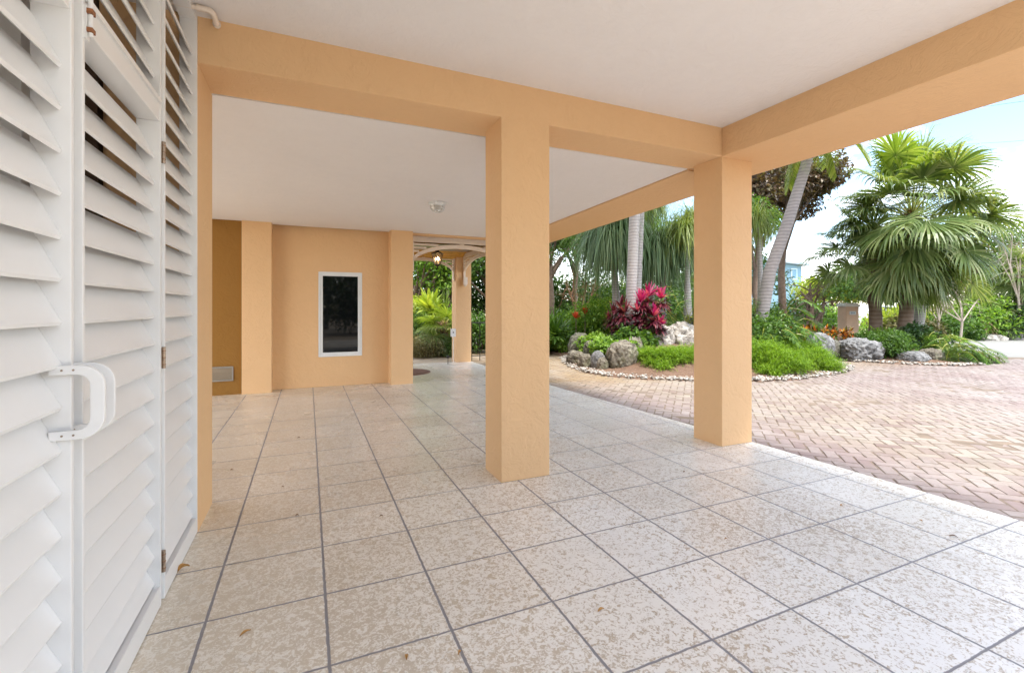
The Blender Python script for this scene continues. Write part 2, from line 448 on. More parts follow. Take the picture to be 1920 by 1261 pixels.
def tree(name, label, cat, base, crown_c, crown_r, leaf, L=.16, W=.08, nl=9000, clumps=22, trunk_r=.14, barkm=None, group=None, shell=.35, cr=.36, lean=0):
    base = Vector(base); root = empty(name, base, label, cat, group)
    cc = np.array(crown_c, float); r = np.array(crown_r, float)
    d = rdir(clumps); d[:, 2] = np.abs(d[:, 2])*1.2-.45; d = nrm(d)
    C = cc+d*r*(.45+.45*rng.random((clumps, 1)))
    rad = np.mean(r)*cr*(.7+.6*rng.random(clumps))
    mb = MB(); cloud(mb, C, rad, nl, L, W, shell=shell)
    mb.build('crown', leaf, root)
    tb = MB()
    top = Vector(cc)-Vector((0,0,r[2]*.35)); mid = base.lerp(top, .5)+Vector((random.uniform(-.1,.1), random.uniform(-.1,.1), 0))*2
    tb.tube([base-Vector((0,0,.2)), base.lerp(mid, .5), mid, top], [trunk_r*1.3, trunk_r, trunk_r*.85, trunk_r*.6], 9)
    for i in range(min(clumps, 12)):
        e = Vector(C[i]); s_ = mid.lerp(top, random.uniform(.2, 1)); m_ = s_.lerp(e, .5)+Vector((0,0,.12*r[2]))*random.uniform(-.4, .8)
        tb.tube([s_, m_, e], [trunk_r*.42, trunk_r*.28, trunk_r*.10], 6)
        for q in range(2):
            e2 = e+Vector(rdir(1)[0])*rad[i]*.9
            tb.tube([m_.lerp(e, .6), e2], [trunk_r*.14, trunk_r*.04], 5)
    tb.build('trunk', barkm or M['bark'], root, smooth=True)
    return root

def shrub(name, label, base, size, leaf, L=.09, W=.045, nl=5000, clumps=16, group=None, stems=6, cr=.34, flat=.8):
    base = Vector(base); root = empty(name, base, label, 'shrub', group)
    sx, sy, sz = size
    C = []
    for i in range(clumps):
        a = random.uniform(0, 2*PI); q = random.random()**.5*.72
        C.append((base.x+math.cos(a)*q*sx/2, base.y+math.sin(a)*q*sy/2, base.z+sz*(.22+.55*random.random()*(1-.5*q))))
    rad = np.full(clumps, (sx+sy+sz)/3*cr)*(.7+.6*rng.random(clumps))
    rad = np.minimum(rad, sz*.42)
    mb = MB(); cloud(mb, C, rad, nl, L, W, shell=.4, flat=flat)
    mb.build('foliage', leaf, root)
    tb = MB()
    for i in range(stems):
        e = Vector(C[i % clumps]); tb.tube([base+Vector((random.uniform(-.08,.08), random.uniform(-.08,.08), -.05)), base.lerp(e, .5)+Vector((0,0,.05)), e], [.016, .012, .005], 5)
    tb.build('stem', M['bark'], root)
    return root

def fan_palm(name, label, base, top, leaves, R_leaf, trunk_r, seed_dirs=None, pet=1.2, new=6, group=None, trunkm=None, zspread=(-.75, 1.0)):
    base = Vector(base); top = Vector(top); root = empty(name, base, label, 'palm tree', group)
    tb = MB(); n = 14
    pts = [base.lerp(top, i/n)+Vector((math.sin(i*.5)*.02, math.cos(i*.7)*.02, 0)) for i in range(n+1)]
    pts[0] = pts[0]-Vector((0,0,.3))
    tb.tube(pts, [trunk_r*(1.15-.25*i/n)*(1+.05*(i % 2)) for i in range(n+1)], 14)
    tb.build('trunk', trunkm or M['palm_brown'], root, smooth=True)
    fb = MB()
    nf = 260; a = rng.random(nf)*2*PI
    P = np.array(top)+np.stack([np.cos(a)*trunk_r*.7, np.sin(a)*trunk_r*.7, rng.uniform(-.55, .1, nf)], 1)
    D = np.stack([np.cos(a), np.sin(a), rng.uniform(-.2, 1.4, nf)], 1)
    strips(fb, P, D, rng.uniform(.15, .42, nf), .035, 3, .5)
    fb.build('leaf_base_fibre', M['fibre'], root)
    lf = MB(); st = MB()
    for i in range(leaves):
        u = i/(leaves-1)
        az = i*2.39996+random.uniform(-.25, .25)
        el = zspread[1]*PI/2*.92*(1-u)**1.0+zspread[0]*u*1.15*PI/2*.9
        el = el+random.uniform(-.24, .24)
        d0 = Vector((math.cos(az)*math.cos(el), math.sin(az)*math.cos(el), math.sin(el)))
        pl = pet*(.62+.5*random.random())*(1.05 if u < .15 else 1)
        start = top+Vector((0,0,-.35*u))
        p = start.copy(); d = d0.copy(); pts = [p.copy()]
        if el < .5: d = (d+Vector((0,0,.35))).normalized()
        for k in range(4):
            p = p+d*pl/4; pts.append(p.copy()); d = (d+Vector((0,0,-.10-.12*u))).normalized()
        st.tube(pts, [.022, .018, .014, .012, .010], 4, mi=0, cap=False)
        # blade
        A = np.array(d); sidev = np.cross(A, [0,0,1.0]); sidev /= max(np.linalg.norm(sidev), 1e-6)
        Nn = np.cross(sidev, A)
        roll = random.uniform(-.5, .5)
        S2 = sidev*math.cos(roll)+Nn*math.sin(roll); Nn = np.cross(S2, A)
        ns = 44; ph = np.linspace(-1, 1, ns)*R(128)+rng.normal(size=ns)*.015
        Dd = np.cos(ph)[:, None]*A+np.sin(ph)[:, None]*S2
        Dd = Dd+Nn*(.18*np.abs(np.sin(ph))[:, None])
        sd = nrm(np.cross(Dd, Nn))
        rl = R_leaf*(.80+.30*random.random())*(.72+.28*np.cos(ph/2))*(1+rng.normal(size=ns)*.04)
        Pp = np.repeat(np.array(p)[None], ns, 0)
        wmax = R_leaf*R(256)/ns*.52
        strips(lf, Pp, Dd, rl, wmax, 7, .20+.16*u, side=sd, mi=(0 if i >= new else 1),
               prof=lambda t: (min(1, .12+1.75*t) if t < .5 else max(.05, 1-(t-.5)*1.95)), gprof=lambda t: .2 if t < .35 else (1.2 if t < .6 else 4.2), wob=.03)
    lf.build('crown', [G['fan'], G['fan_new']], root)
    st.build('leaf_stalk', G['stalk'], root)
    return root

def feather(mb, st, p0, d0, L, nl, ll, lw, grav=.18, droop=.25, mi=0, vee=.35):
    """pinnate frond: rachis curve + leaflets"""
    p = Vector(p0); d = Vector(d0).normalized(); pts = [p.copy()]; ds = [d.copy()]
    K = 10
    for k in range(K):
        p = p+d*L/K; d = (d+Vector((0,0,-grav))).normalized(); pts.append(p.copy()); ds.append(d.copy())
    st.tube(pts, [.013*(1-.08*k) for k in range(K+1)], 4, cap=False)
    t = np.linspace(.12, 1, nl); idx = t*K; i0 = np.minimum(idx.astype(int), K-1); fr = idx-i0
    PP = np.array([tuple(q) for q in pts]); DDv = np.array([tuple(q) for q in ds])
    P = PP[i0]*(1-fr)[:, None]+PP[i0+1]*fr[:, None]; A = nrm(DDv[i0])
    S = nrm(np.cross(A, [0,0,1.0])+1e-6); N = np.cross(S, A)
    for sg in (-1, 1):
        D = A*.55+S*sg*.95+N*vee+rng.normal(size=A.shape)*.06
        strips(mb, P, D, ll*(np.sin(PI*np.clip(t*.88+.1, 0, 1))**.6*.8+.2)*(1+rng.normal(size=nl)*.06), lw, 4, droop, mi=mi)

def feather_palm(name, label, pts, rad, nf, L, leaf, group=None, trunkm=None, ll=.45, cat='palm tree', el_rng=(-.5, 1.2), shaft=True):
    base = Vector(pts[0]); root = empty(name, base, label, cat, group)
    tb = MB(); fine = []
    for a, b in zip(pts[:-1], pts[1:]):
        for k in range(6): fine.append(Vector(a).lerp(Vector(b), k/6))
    fine.append(Vector(pts[-1])); m = len(fine)
    tb.tube(fine, [rad[0]+(rad[1]-rad[0])*i/(m-1) for i in range(m)], 16)
    tb.build('trunk', trunkm or M['palm_grey'], root, smooth=True)
    lf = MB(); st = MB(); top = Vector(pts[-1])
    for i in range(nf):
        az = i*2.39996; u = i/max(1, nf-1); el = el_rng[1]+(el_rng[0]-el_rng[1])*u
        feather(lf, st, top, (math.cos(az)*math.cos(el), math.sin(az)*math.cos(el), math.sin(el)), L*random.uniform(.85, 1.1), 46, ll, .035, .16, .3)
    lf.build('crown', leaf, root); st.build('leaf_stalk', G['stalk'], root)
    return root

def ponytail(name, label, base, top, n, L, leaf, trunk_r=.09, spread=1.0, group=None, heads=1, w=.02, trunkm=None):
    base = Vector(base); top = Vector(top); root = empty(name, base, label, 'palm tree', group)
    tb = MB(); tb.tube([base-Vector((0,0,.1)), base+Vector((0,0,.25)), base.lerp(top, .5), top], [trunk_r*2.4, trunk_r*1.8, trunk_r, trunk_r*.7], 12)
    lf = MB()
    for hd in range(heads):
        if heads > 1:
            a = hd*2*PI/heads+.4; hp = top+Vector((math.cos(a)*.45*spread, math.sin(a)*.45*spread, random.uniform(-.3, .35)))
            tb.tube([base.lerp(top, .6), base.lerp(top, .85).lerp(hp, .5), hp], [trunk_r*.8, trunk_r*.6, trunk_r*.5], 8)
        else: hp = top
        m = n//heads
        a = rng.random(m)*2*PI; el = rng.uniform(-.25, 1.45, m)
        D = np.stack([np.cos(a)*np.cos(el)*spread, np.sin(a)*np.cos(el)*spread, np.sin(el)], 1)
        P = np.array(hp)+rng.normal(size=(m, 3))*.05
        strips(lf, P, D, L*rng.uniform(.4, 1.12, m), w, 8, rng.uniform(.38, .85, m), wob=.06)
    tb.build('trunk', trunkm or M['palm_grey'], root, smooth=True)
    lf.build('foliage', leaf, root)
    return root

def rosette(mb, c, n, L, W, el=(-.1, 1.3), grav=.18, mi=0, tilt=(0,0,0)):
    a = rng.random(n)*2*PI; e = rng.uniform(*el, n)
    D = np.stack([np.cos(a)*np.cos(e), np.sin(a)*np.cos(e), np.sin(e)], 1)+np.array(tilt)
    strips(mb, np.repeat(np.array(c, float)[None], n, 0), D, L*rng.uniform(.7, 1.1, n), W, 5, grav, mi=mi,
           prof=lambda t: max(.04, math.sin(PI*min(1, .12+t*.86))**.8), wob=.03)

def lobed_plant(name, label, base, n, stalk, L, leaf, group=None, cat='plant', w=.05, el=(.1, 1.25)):
    """split-leaf philodendron: long stalks each carrying a deeply cut blade"""
    base = Vector(base); root = empty(name, base, label, cat, group); lf = MB(); st = MB()
    for i in range(n):
        az = i*2.39996+random.uniform(-.2, .2); e = random.uniform(*el); sl = stalk*random.uniform(.6, 1.1)
        d = Vector((math.cos(az)*math.cos(e), math.sin(az)*math.cos(e), math.sin(e))); p = base+Vector((0,0,.02)); pts = [p.copy()]
        for k in range(4): p = p+d*sl/4; d = (d+Vector((0,0,-.06))).normalized(); pts.append(p.copy())
        st.tube(pts, [.012, .010, .009, .008, .006], 4, cap=False)
        bd = (Vector((d.x, d.y, 0)).normalized()+Vector((0,0,-.45+.5*math.sin(e)))).normalized()
        feather(lf, st, p, bd, L*random.uniform(.8, 1.15), 11, L*.52, w, .10, .10, vee=.12)
    lf.build('crown', leaf, root); st.build('leaf_stalk', G['stalk'], root)
    return root

def rock(name, label, c, size, mat, seed=0, sub=5, rough=.3, pits=.16, group=None, rz=0.0, freq=1.6, flatb=True):
    bm = bmesh.new(); bmesh.ops.create_icosphere(bm, subdivisions=sub, radius=1)
    off = Vector((seed*7.3, seed*3.1, seed*5.7)); rot = Matrix.Rotation(rz, 3, 'Z')
    for v in bm.verts:
        p = v.co.copy(); q = p*freq+off
        a = mnoise.noise(q)*.9+(.5-abs(mnoise.noise(q*2.2)))*.55-.2+mnoise.noise(q*4.7)*.30+mnoise.noise(q*10)*.16
        f = 1+rough*a
        if pits:
            dist, _ = mnoise.voronoi(p*3.4+off); w = max(0, 1-dist[0]*2.1)
            dist2, _ = mnoise.voronoi(p*7.5+off); w2 = max(0, 1-dist2[0]*2.0)
            f -= pits*w+pits*.8*w2-pits*.5*mnoise.noise(p*9+off)-pits*.35*mnoise.noise(p*20+off)
        p = p*f
        p = Vector((math.copysign(abs(p.x)**.85, p.x), math.copysign(abs(p.y)**.85, p.y), math.copysign(abs(p.z)**.85, p.z)))
        p = rot @ Vector((p.x*size[0]/2, p.y*size[1]/2, p.z*size[2]/2))
        v.co = p
    me = bpy.data.meshes.new(name); bm.to_mesh(me); bm.free(); me.materials.append(mat)
    me.polygons.foreach_set('use_smooth', np.ones(len(me.polygons), dtype=bool))
    o = bpy.data.objects.new(name, me); COL.objects.link(o); o.location = c
    return tag(o, label, 'rock', group)

# ================================================================== ground, floor, driveway
def poly_obj(name, pts, z, mat, label, cat, thick=0.0):
    bm = bmesh.new(); vs = [bm.verts.new((p[0], p[1], z)) for p in pts]; f = bm.faces.new(vs)
    bmesh.ops.triangulate(bm, faces=[f]); bmesh.ops.recalc_face_normals(bm, faces=bm.faces)
    for f in bm.faces:
        if f.normal.z < 0: f.normal_flip()
    if thick:
        r_ = bmesh.ops.extrude_face_region(bm, geom=bm.faces[:])
        vv = [e for e in r_['geom'] if isinstance(e, bmesh.types.BMVert)]
        bmesh.ops.translate(bm, verts=vv, vec=(0,0,-thick))
        bmesh.ops.recalc_face_normals(bm, faces=bm.faces)
    me = bpy.data.meshes.new(name); bm.to_mesh(me); bm.free(); me.materials.append(mat)
    o = bpy.data.objects.new(name, me); COL.objects.link(o)
    return tag(o, label, cat, kind='structure')
poly_obj('ground', [(-400,-400),(400,-400),(400,400),(-400,400)], -.05, M['ground'], 'sandy open ground under the garden', 'ground')

EDGE = [(3.09,-2.6),(3.085,-1),(3.07,1.0),(3.07,1.41),(3.045,2.43),(3.0,3.03),(2.965,3.65),(2.87,5.34),(2.80,6.3),(2.80,8.32)]
edge = [(x*H, y*H) for x, y in EDGE]
def edge_x(y):
    ys = [e[1] for e in edge]; xs = [e[0] for e in edge]
    return float(np.interp(y, ys, xs))
poly_obj('floor', [(-6, -3.38)]+edge+[(1.0*H, 8.32*H), (-6, 8.0*H)], 0.0, M['deck'], 'scored cream coated concrete floor of the carport', 'floor', .045)

# island planting bed outline
BED = [gnd(1062,668), gnd(1058,678), gnd(1075,688), gnd(1100,697), gnd(1140,704.5), gnd(1200,709.5), gnd(1250,711.5), gnd(1300,713),
       gnd(1360,714), gnd(1415,714), gnd(1480,711), gnd(1540,705), gnd(1580,697), gnd(1592,691), gnd(1580,684), gnd(1556,678), gnd(1548,674.5), gnd(1570,673.5),
       gnd(1600,677), gnd(1660,680.5), gnd(1720,683.5), gnd(1780,685), gnd(1825,684.5), gnd(1850,680), gnd(1846,673)]
BED = [(p.x, p.y) for p in BED]
BED += [rd(11.6, 12.8), rd(10.6, 14.3), rd(8.6, 15.6), rd(5, 16.0), rd(2, 15.8), rd(.8, 14.5), rd(.9, 13.2)]
bed = np.array(BED)
def inside(P):
    x, y = P[:, 0], P[:, 1]; r_ = np.zeros(len(P), bool); n = len(bed); j = n-1
    for i in range(n):
        xi, yi = bed[i]; xj, yj = bed[j]
        c = ((yi > y) != (yj > y)) & (x < (xj-xi)*(y-yi)/(yj-yi+1e-12)+xi)
        r_ ^= c; j = i
    return r_
def edist(P):
    best = np.full(len(P), 1e9); n = len(bed)
    for i in range(n):
        a = bed[i]; b = bed[(i+1) % n]; ab = b-a; t = np.clip(((P-a)@ab)/(ab@ab), 0, 1)
        best = np.minimum(best, np.linalg.norm(P-(a+t[:, None]*ab), axis=1))
    return best
def mound(x, y):
    P = np.array([[x, y]])
    if not inside(P)[0]: return -.01
    return float(mz(edist(P))[0])
def mz(d):
    t = np.clip((d-.12)/2.2, 0, 1); return .03+.42*t*t*(3-2*t)

# driveway: herringbone pavers laid on a sand sheet
def driveway():
    w = .105; ang = R(45); ca, sa = math.cos(ang), math.sin(ang)
    q = 190; ii, jj = np.meshgrid(np.arange(-q, q), np.arange(-q, q)); k = (ii-jj) % 4
    hx = np.stack([ii[k == 0]+1.0, jj[k == 0]+.5], 1)*w; vx = np.stack([ii[k == 3]+.5, jj[k == 3]+1.0], 1)*w
    C = np.concatenate([hx, vx]); hor = np.concatenate([np.ones(len(hx), bool), np.zeros(len(vx), bool)])
    W_ = np.stack([C[:, 0]*ca-C[:, 1]*sa+12.0, C[:, 0]*sa+C[:, 1]*ca+5.5], 1)
    # slight warping so that the courses wander
    wx = np.sin(W_[:, 0]*.9+W_[:, 1]*.4)*.03+np.sin(W_[:, 1]*1.7)*.015
    W_[:, 0] += wx; W_[:, 1] += np.sin(W_[:, 0]*1.3+1)*.02
    ex = np.interp(W_[:, 1], [e[1] for e in edge], [e[0] for e in edge])
    dd = W_[:, 0]*SN+W_[:, 1]*CS; rr = W_[:, 0]*CS-W_[:, 1]*SN
    ok = (W_[:, 0] > ex-.15) & ~(inside(W_) & (edist(W_) > .06)) & (dd < 11.9+np.clip((11.8-rr)*1.6, 0, 2.6)) & (W_[:, 1] > -3.3) & (W_[:, 1] < 16) & (rr < 22)
    W_ = W_[ok]; hor = hor[ok]; n = len(W_)
    a = np.where(hor, ang, ang+PI/2)+rng.normal(size=n)*.045
    W_ = W_+rng.normal(size=(n,2))*.0022
    lx = w-.0018-rng.random(n)*.005; ly = w/2-.0016-rng.random(n)*.004
    z0 = rng.normal(size=n)*.0014-.0055+.0035*np.sin(W_[:,0]*2.1+W_[:,1]*.7)*np.sin(W_[:,1]*1.7+1)-.001; tx = rng.normal(size=n)*.010; ty = rng.normal(size=n)*.014
    b = .005
    tem = []
    for (fx, bz) in ((1, -.03), (1, -.009), (0, 0)):
        for sx, sy in ((-1,-1),(1,-1),(1,1),(-1,1)): tem.append((sx, sy, fx, bz))
    V = np.zeros((n, 12, 3))
    for i, (sx, sy, fx, bz) in enumerate(tem):
        X = sx*(lx-(0 if fx else b)); Y = sy*(ly-(0 if fx else b))
        V[:, i, 0] = W_[:, 0]+X*np.cos(a)-Y*np.sin(a); V[:, i, 1] = W_[:, 1]+X*np.sin(a)+Y*np.cos(a)
        V[:, i, 2] = z0+bz+X*tx+Y*ty
    base = np.arange(n)[:, None]*12
    fs = [(8,9,10,11)]
    for s_ in (0, 4):
        for e in range(4): fs.append((s_+e, s_+(e+1) % 4, s_+4+(e+1) % 4, s_+4+e))
    Fc = np.concatenate([base+np.array(f) for f in fs], 1).reshape(-1, 4)
    mb = MB(); mb.add(V.reshape(-1, 3), Fc)
    o = mb.build('driveway', M['brick']); tag(o, 'weathered pink and tan herringbone brick driveway', 'driveway', kind='structure')
    y0 = [(e[0]+.01, e[1]) for e in edge]
    pts = y0+[rd(-.5, 16), rd(0, 18), rd(11.7, 12.6), rd(16, 11.9), rd(23, 11.9), (18, -3.38)]
    poly_obj('driveway_bedding', pts, -.0105, M['sand'], 'dark jointing sand showing between the brick pavers', 'sand')
driveway()
rp = [(-40,16.3),(9.3,16.3),(11.7,12.5),(16,11.85),(80,11.85),(80,18.2),(-40,22)]
poly_obj('road', [rd(*p) for p in rp], -.012, M['road'], 'pale sunlit road beyond the brick driveway', 'road')

def make_bed():
    s_ = .12; x0, y0 = bed.min(0)-.2; x1, y1 = bed.max(0)+.2
    nx = int((x1-x0)/s_); ny = int((y1-y0)/s_)
    gx, gy = np.meshgrid(x0+np.arange(nx)*s_, y0+np.arange(ny)*s_, indexing='ij')
    P = np.stack([gx.ravel(), gy.ravel()], 1); ins = inside(P); d = edist(P)
    z = np.where(ins, mz(d), -.03)+np.where(ins, rng.normal(size=len(P))*.008, 0)
    idx = np.arange(nx*ny).reshape(nx, ny); q = np.stack([idx[:-1,:-1], idx[1:,:-1], idx[1:,1:], idx[:-1,1:]], -1).reshape(-1, 4)
    q = q[ins[q].any(1)]
    mb = MB(); mb.add(np.column_stack([P, z]), q)
    o = mb.build('mulch_bed', M['mulch'], smooth=True); tag(o, 'mounded island bed of red brown pine needle mulch', 'mulch bed', kind='structure')
    # needles on the mulch near its visible rim
    n = 26000; Q = np.column_stack([rng.uniform(x0, x1, n), rng.uniform(y0, y1, n)]); k = inside(Q); Q = Q[k]; d = edist(Q); k = d < 1.4; Q = Q[k]; d = d[k]
    mb = MB(); a = rng.random(len(Q))*2*PI
    strips(mb, np.column_stack([Q, mz(d)+.012]), np.column_stack([np.cos(a), np.sin(a), rng.normal(size=len(Q))*.15]), rng.uniform(.05, .12, len(Q)), .006, 1, 0, prof=lambda t: 1)
    o = mb.build('pine_needles', G['dryf']); tag(o, 'loose dry pine needles lying on the island bed', 'pine straw', kind='stuff')
    # pebbles
    ico = bmesh.new(); bmesh.ops.create_icosphere(ico, subdivisions=1, radius=1)
    T = np.array([tuple(v.co) for v in ico.verts]); TF = np.array([[v.index for v in f.verts] for f in ico.faces]); ico.free()
    pts = []
    m = 25
    for i in range(m-1):
        a = bed[i]; b = bed[i+1]; L = np.linalg.norm(b-a); t_ = (b-a)/L; nv = np.array([-t_[1], t_[0]])
        c = int(L*(150 if i % 3 else 260))
        for _ in range(c):
            pts.append(a+(b-a)*random.random()+nv*(random.triangular(-.14, .34, .02)))
    pts = np.array(pts); n = len(pts)
    sz = rng.uniform(.008, .032, n); an = rng.random(n)*2*PI
    S3 = np.stack([sz*rng.uniform(.9, 1.5, n), sz*rng.uniform(.7, 1, n), sz*rng.uniform(.5, .8, n)], 1)
    V = T[None]*S3[:, None, :]*(1+rng.normal(size=(n, len(T), 1))*.08)
    X = V[..., 0]*np.cos(an)[:, None]-V[..., 1]*np.sin(an)[:, None]; Y = V[..., 0]*np.sin(an)[:, None]+V[..., 1]*np.cos(an)[:, None]
    V = np.stack([X+pts[:, 0:1], Y+pts[:, 1:2], V[..., 2]+(.012+rng.random(n)*.03)[:, None]], -1)
    mb = MB(); mb.add(V.reshape(-1, 3), (np.arange(n)[:, None, None]*len(T)+TF[None]).reshape(-1, 3))
    o = mb.build('pebble_border', M['pebble'], smooth=True); tag(o, 'band of white pebbles edging the island bed', 'pebbles', kind='stuff')
make_bed()

# ================================================================== the house
XS = -.451*H; YF = 2.456*H; YB = 2.785*H; ZC = 2.298*H; ZB = 2.092*H
XR0, XR1, XR2 = 2.735*H, 3.04*H, 3.36*H
YW = 6.36*H; YP = 6.17*H
def zrear(y): return H*(2.095-.0225*(y/H-2.46))
house = empty('house', (0, YF, 0), 'orange stucco house with an open carport on square columns', 'house')
def hp(name, mb, mat, bevel=0, label=None, parent=house):
    o = mb.build(name, mat, parent, bevel=bevel)
    if label: o['label'] = label
    return o
b = MB(); b.box((XS-2.6, -1.0, ZC), (XR0, YF, ZC+.05)); hp('ceiling', b, M['ceiling'], label='white plaster ceiling over the front bay')
b = MB(); y0, y1 = YB, 6.30*H; x0, x1 = -1.5*H, XR0-.009
b.hexa([(x0,y0,zrear(y0)),(x1,y0,zrear(y0)),(x1,y1,zrear(y1)),(x0,y1,zrear(y1)),(x0,y0,ZC+.04),(x1,y0,ZC+.04),(x1,y1,ZC+.04),(x0,y1,ZC+.04)])
hp('ceiling', b, M['ceiling'], label='lower white plaster ceiling over the rear bay')
b = MB(); b.box((XS-.45, YF, ZB), (XR0, YB-.002, ZC+.03)); hp('beam', b, M['stucco'], .006)
b = MB(); b.box((XR0, -1.0, ZB-.003), (XR1+.02, YB-.002, ZC+.03)); hp('beam', b, M['stucco'], .006)
b = MB(); b.box((XR1+.022, -1.0, ZB-.0005), (XR2, YB-.002, ZC+.03)); hp('eave_soffit', b, M['stucco'], .004)
b = MB(); y0, y1 = YB, 6.24*H; x0, x1 = XR0, XR2; e = .012
b.hexa([(x0,y0,zrear(y0)-e),(x1,y0,zrear(y0)-e),(x1,y1,zrear(y1)-e-.02),(x0,y1,zrear(y1)-e-.02),(x0,y0,ZC+.04),(x1,y0,ZC+.04),(x1,y1,ZC+.04),(x0,y1,ZC+.04)])
hp('eave_soffit', b, M['stucco'])
b = MB(); b.box((1.012*H, YF+.0015, -.02), (1.325*H, YF+.262*H, ZB+.02)); hp('column', b, M['stucco'], .007)
b = MB(); b.box((XR0, YF+.0015, -.02), (XR1, YF+.27*H, ZB+.02)); hp('column', b, M['stucco'], .007)
b = MB(); b.box((XR0, 6.0*H, -.02), (XR1, 6.24*H-.01, zrear(6.0*H)+.02)); hp('column', b, M['stucco'], .007)
b = MB(); b.box((XS-.42, YF+.0015, -.02), (XS, YF+.345*H, ZB+.02)); hp('pilaster', b, M['stucco'], .006)
b = MB(); b.box((-.705*H, YP, -.02), (-.397*H, YW+.05, zrear(YP)+.02)); hp('pilaster', b, M['stucco'], .007)
b = MB(); b.box((.985*H, YP-.03, -.02), (1.27*H, YW+.3, zrear(YP)+.02)); hp('pilaster', b, M['stucco'], .007)
# rear wall with a window hole
WX0, WX1, WZ0, WZ1 = .1175*H, .6465*H, .379*H, 1.459*H
b = MB(); zt = zrear(YW)+.03; xa, xb = -.42*H, 1.0*H; yb2 = YW+.22
b.box((xa, YW, -.02), (WX0, yb2, zt)); b.box((WX1, YW, -.02), (xb, yb2, zt)); b.box((WX0, YW, -.02), (WX1, yb2, WZ0)); b.box((WX0, YW, WZ1), (WX1, yb2, zt))
hp('wall', b, M['stucco'], label='orange stucco rear wall around the window')
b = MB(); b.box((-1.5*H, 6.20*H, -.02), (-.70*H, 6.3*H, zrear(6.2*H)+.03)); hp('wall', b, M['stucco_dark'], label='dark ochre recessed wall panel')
b = MB(); b.box((-1.2*H-.02, YF+.1, -.02), (XS-.43, YF+.3, 3.0)); hp('wall', b, M['stucco'])
b = MB(); b.box((-3.4, YW+.35, -.02), (1.27*H, 8.0*H, 2.85)); hp('wall', b, M['stucco'])
# upper storey mass
b = MB(); b.box((-3.4, -1.02, ZC+.06), (XR2+.02, 6.25*H, 6.2)); b.box((-3.4, 6.25*H, 2.86), (1.25*H, 11.5, 6.2)); hp('upper_storey', b, M['stucco'])
b = MB(); b.box((1.272*H, 6.255*H, zrear(6.3*H)-.03), (XR0-.002, 6.36*H, 2.84)); b.box((.9*H, 6.31*H, zrear(6.3*H)), (1.268*H, 6.36*H, 2.84)); hp('beam', b, M['stucco'])
# room behind shutters
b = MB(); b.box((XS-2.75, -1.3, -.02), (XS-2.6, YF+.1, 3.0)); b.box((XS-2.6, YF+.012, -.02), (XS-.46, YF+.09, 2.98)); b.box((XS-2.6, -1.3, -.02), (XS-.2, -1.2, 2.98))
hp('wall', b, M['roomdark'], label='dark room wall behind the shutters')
b = MB()
for yy in (1.02, 2.05): b.box((XS-.62, yy*H, 0), (XS-.54, yy*H+.09, ZC-.002))
hp('post', b, M['white'], .004, 'white posts seen through the louvres')
# window
win = MB(); fw = .048; yo = YW-.012; yi = YW+.05
def frame(mb, x0, x1, z0, z1, y0, y1, w):
    mb.box((x0, y0, z0), (x0+w, y1, z1)); mb.box((x1-w, y0, z0), (x1, y1, z1)); mb.box((x0+w, y0, z0), (x1-w, y1, z0+w)); mb.box((x0+w, y0, z1-w), (x1-w, y1, z1))
frame(win, WX0+.001, WX1-.001, WZ0+.001, WZ1-.001, yo, yi, .028)
wino = hp('window', win, M['vinyl'], .002, 'fixed window with white frame and dark glass')
fr = MB(); frame(fr, WX0+.031, WX1-.031, WZ0+.031, WZ1-.031, yo+.012, yi, .036); fr.build('sash', M['vinyl'], wino, bevel=.002)
pn = MB(); pn.box((WX0+.06, yo+.035, WZ0+.06), (WX1-.06, yo+.041, WZ1-.06)); pn.build('pane', M['glassdark'], wino)
bk = MB(); bk.box((WX0-.05, yb2+.002, WZ0-.05), (WX1+.05, yb2+.02, WZ1+.05)); hp('wall', bk, M['roomdark'])
# flood vent
vx0, vx1 = -1.0*H-.22, at(432,700,5.2*H).x+.01; vy = 6.20*H
va = at(416,688,5.28*H).z; vb = at(416,715,5.28*H).z
vt = MB(); frame(vt, vx0, vx1, vb, va, vy-.02, vy-.002, .018)
vto = hp('vent', vt, M['greymetal'], .002, 'low grey metal flood vent in the dark wall')
vg = MB(); vg.box((vx0+.02, vy-.010, vb+.02), (vx1-.02, vy-.004, va-.02))
for k in range(6): vg.box((vx0+.02, vy-.014, vb+.03+k*.018), (vx1-.02, vy-.0102, vb+.036+k*.018))
vg.build('grille', simple('vent_panel', (.30,.24,.17), .5, .2), vto)
# ceiling lamp (jelly-jar with guard)
lp = Vector((1.18*H, 4.54*H, zrear(4.54*H)))
lamp = empty('ceiling_lamp', lp, 'small caged white ceiling lamp on the rear bay ceiling', 'ceiling lamp')
q = MB(); q.lathe([(0,0),(.118,0),(.118,-.018),(.098,-.030),(.094,-.045),(0,-.045)], lp, 8, phase=PI/8); q.build('base', M['plastic'], lamp, bevel=0)
q = MB(); q.lathe([(.082,-.046),(.080,-.075),(.066,-.100),(.040,-.115),(0,-.120)], lp, 24); q.build('glass_shade', M['jar'], lamp, smooth=True)
q = MB()
for k in range(8):
    a = k*PI/4; ca, sa = math.cos(a), math.sin(a)
    q.tube([(lp.x+ca*.094, lp.y+sa*.094, lp.z-.045), (lp.x+ca*.092, lp.y+sa*.092, lp.z-.080), (lp.x+ca*.072, lp.y+sa*.072, lp.z-.108), (lp.x+ca*.03, lp.y+sa*.03, lp.z-.128)], .004, 6)
for r_, z_ in ((.092, -.078), (.072, -.108), (.03, -.128)):
    q.tube([(lp.x+math.cos(k*PI/12)*r_, lp.y+math.sin(k*PI/12)*r_, lp.z+z_) for k in range(25)], .0035, 6, cap=False)
q.build('wire_guard', M['plastic'], lamp, smooth=True)
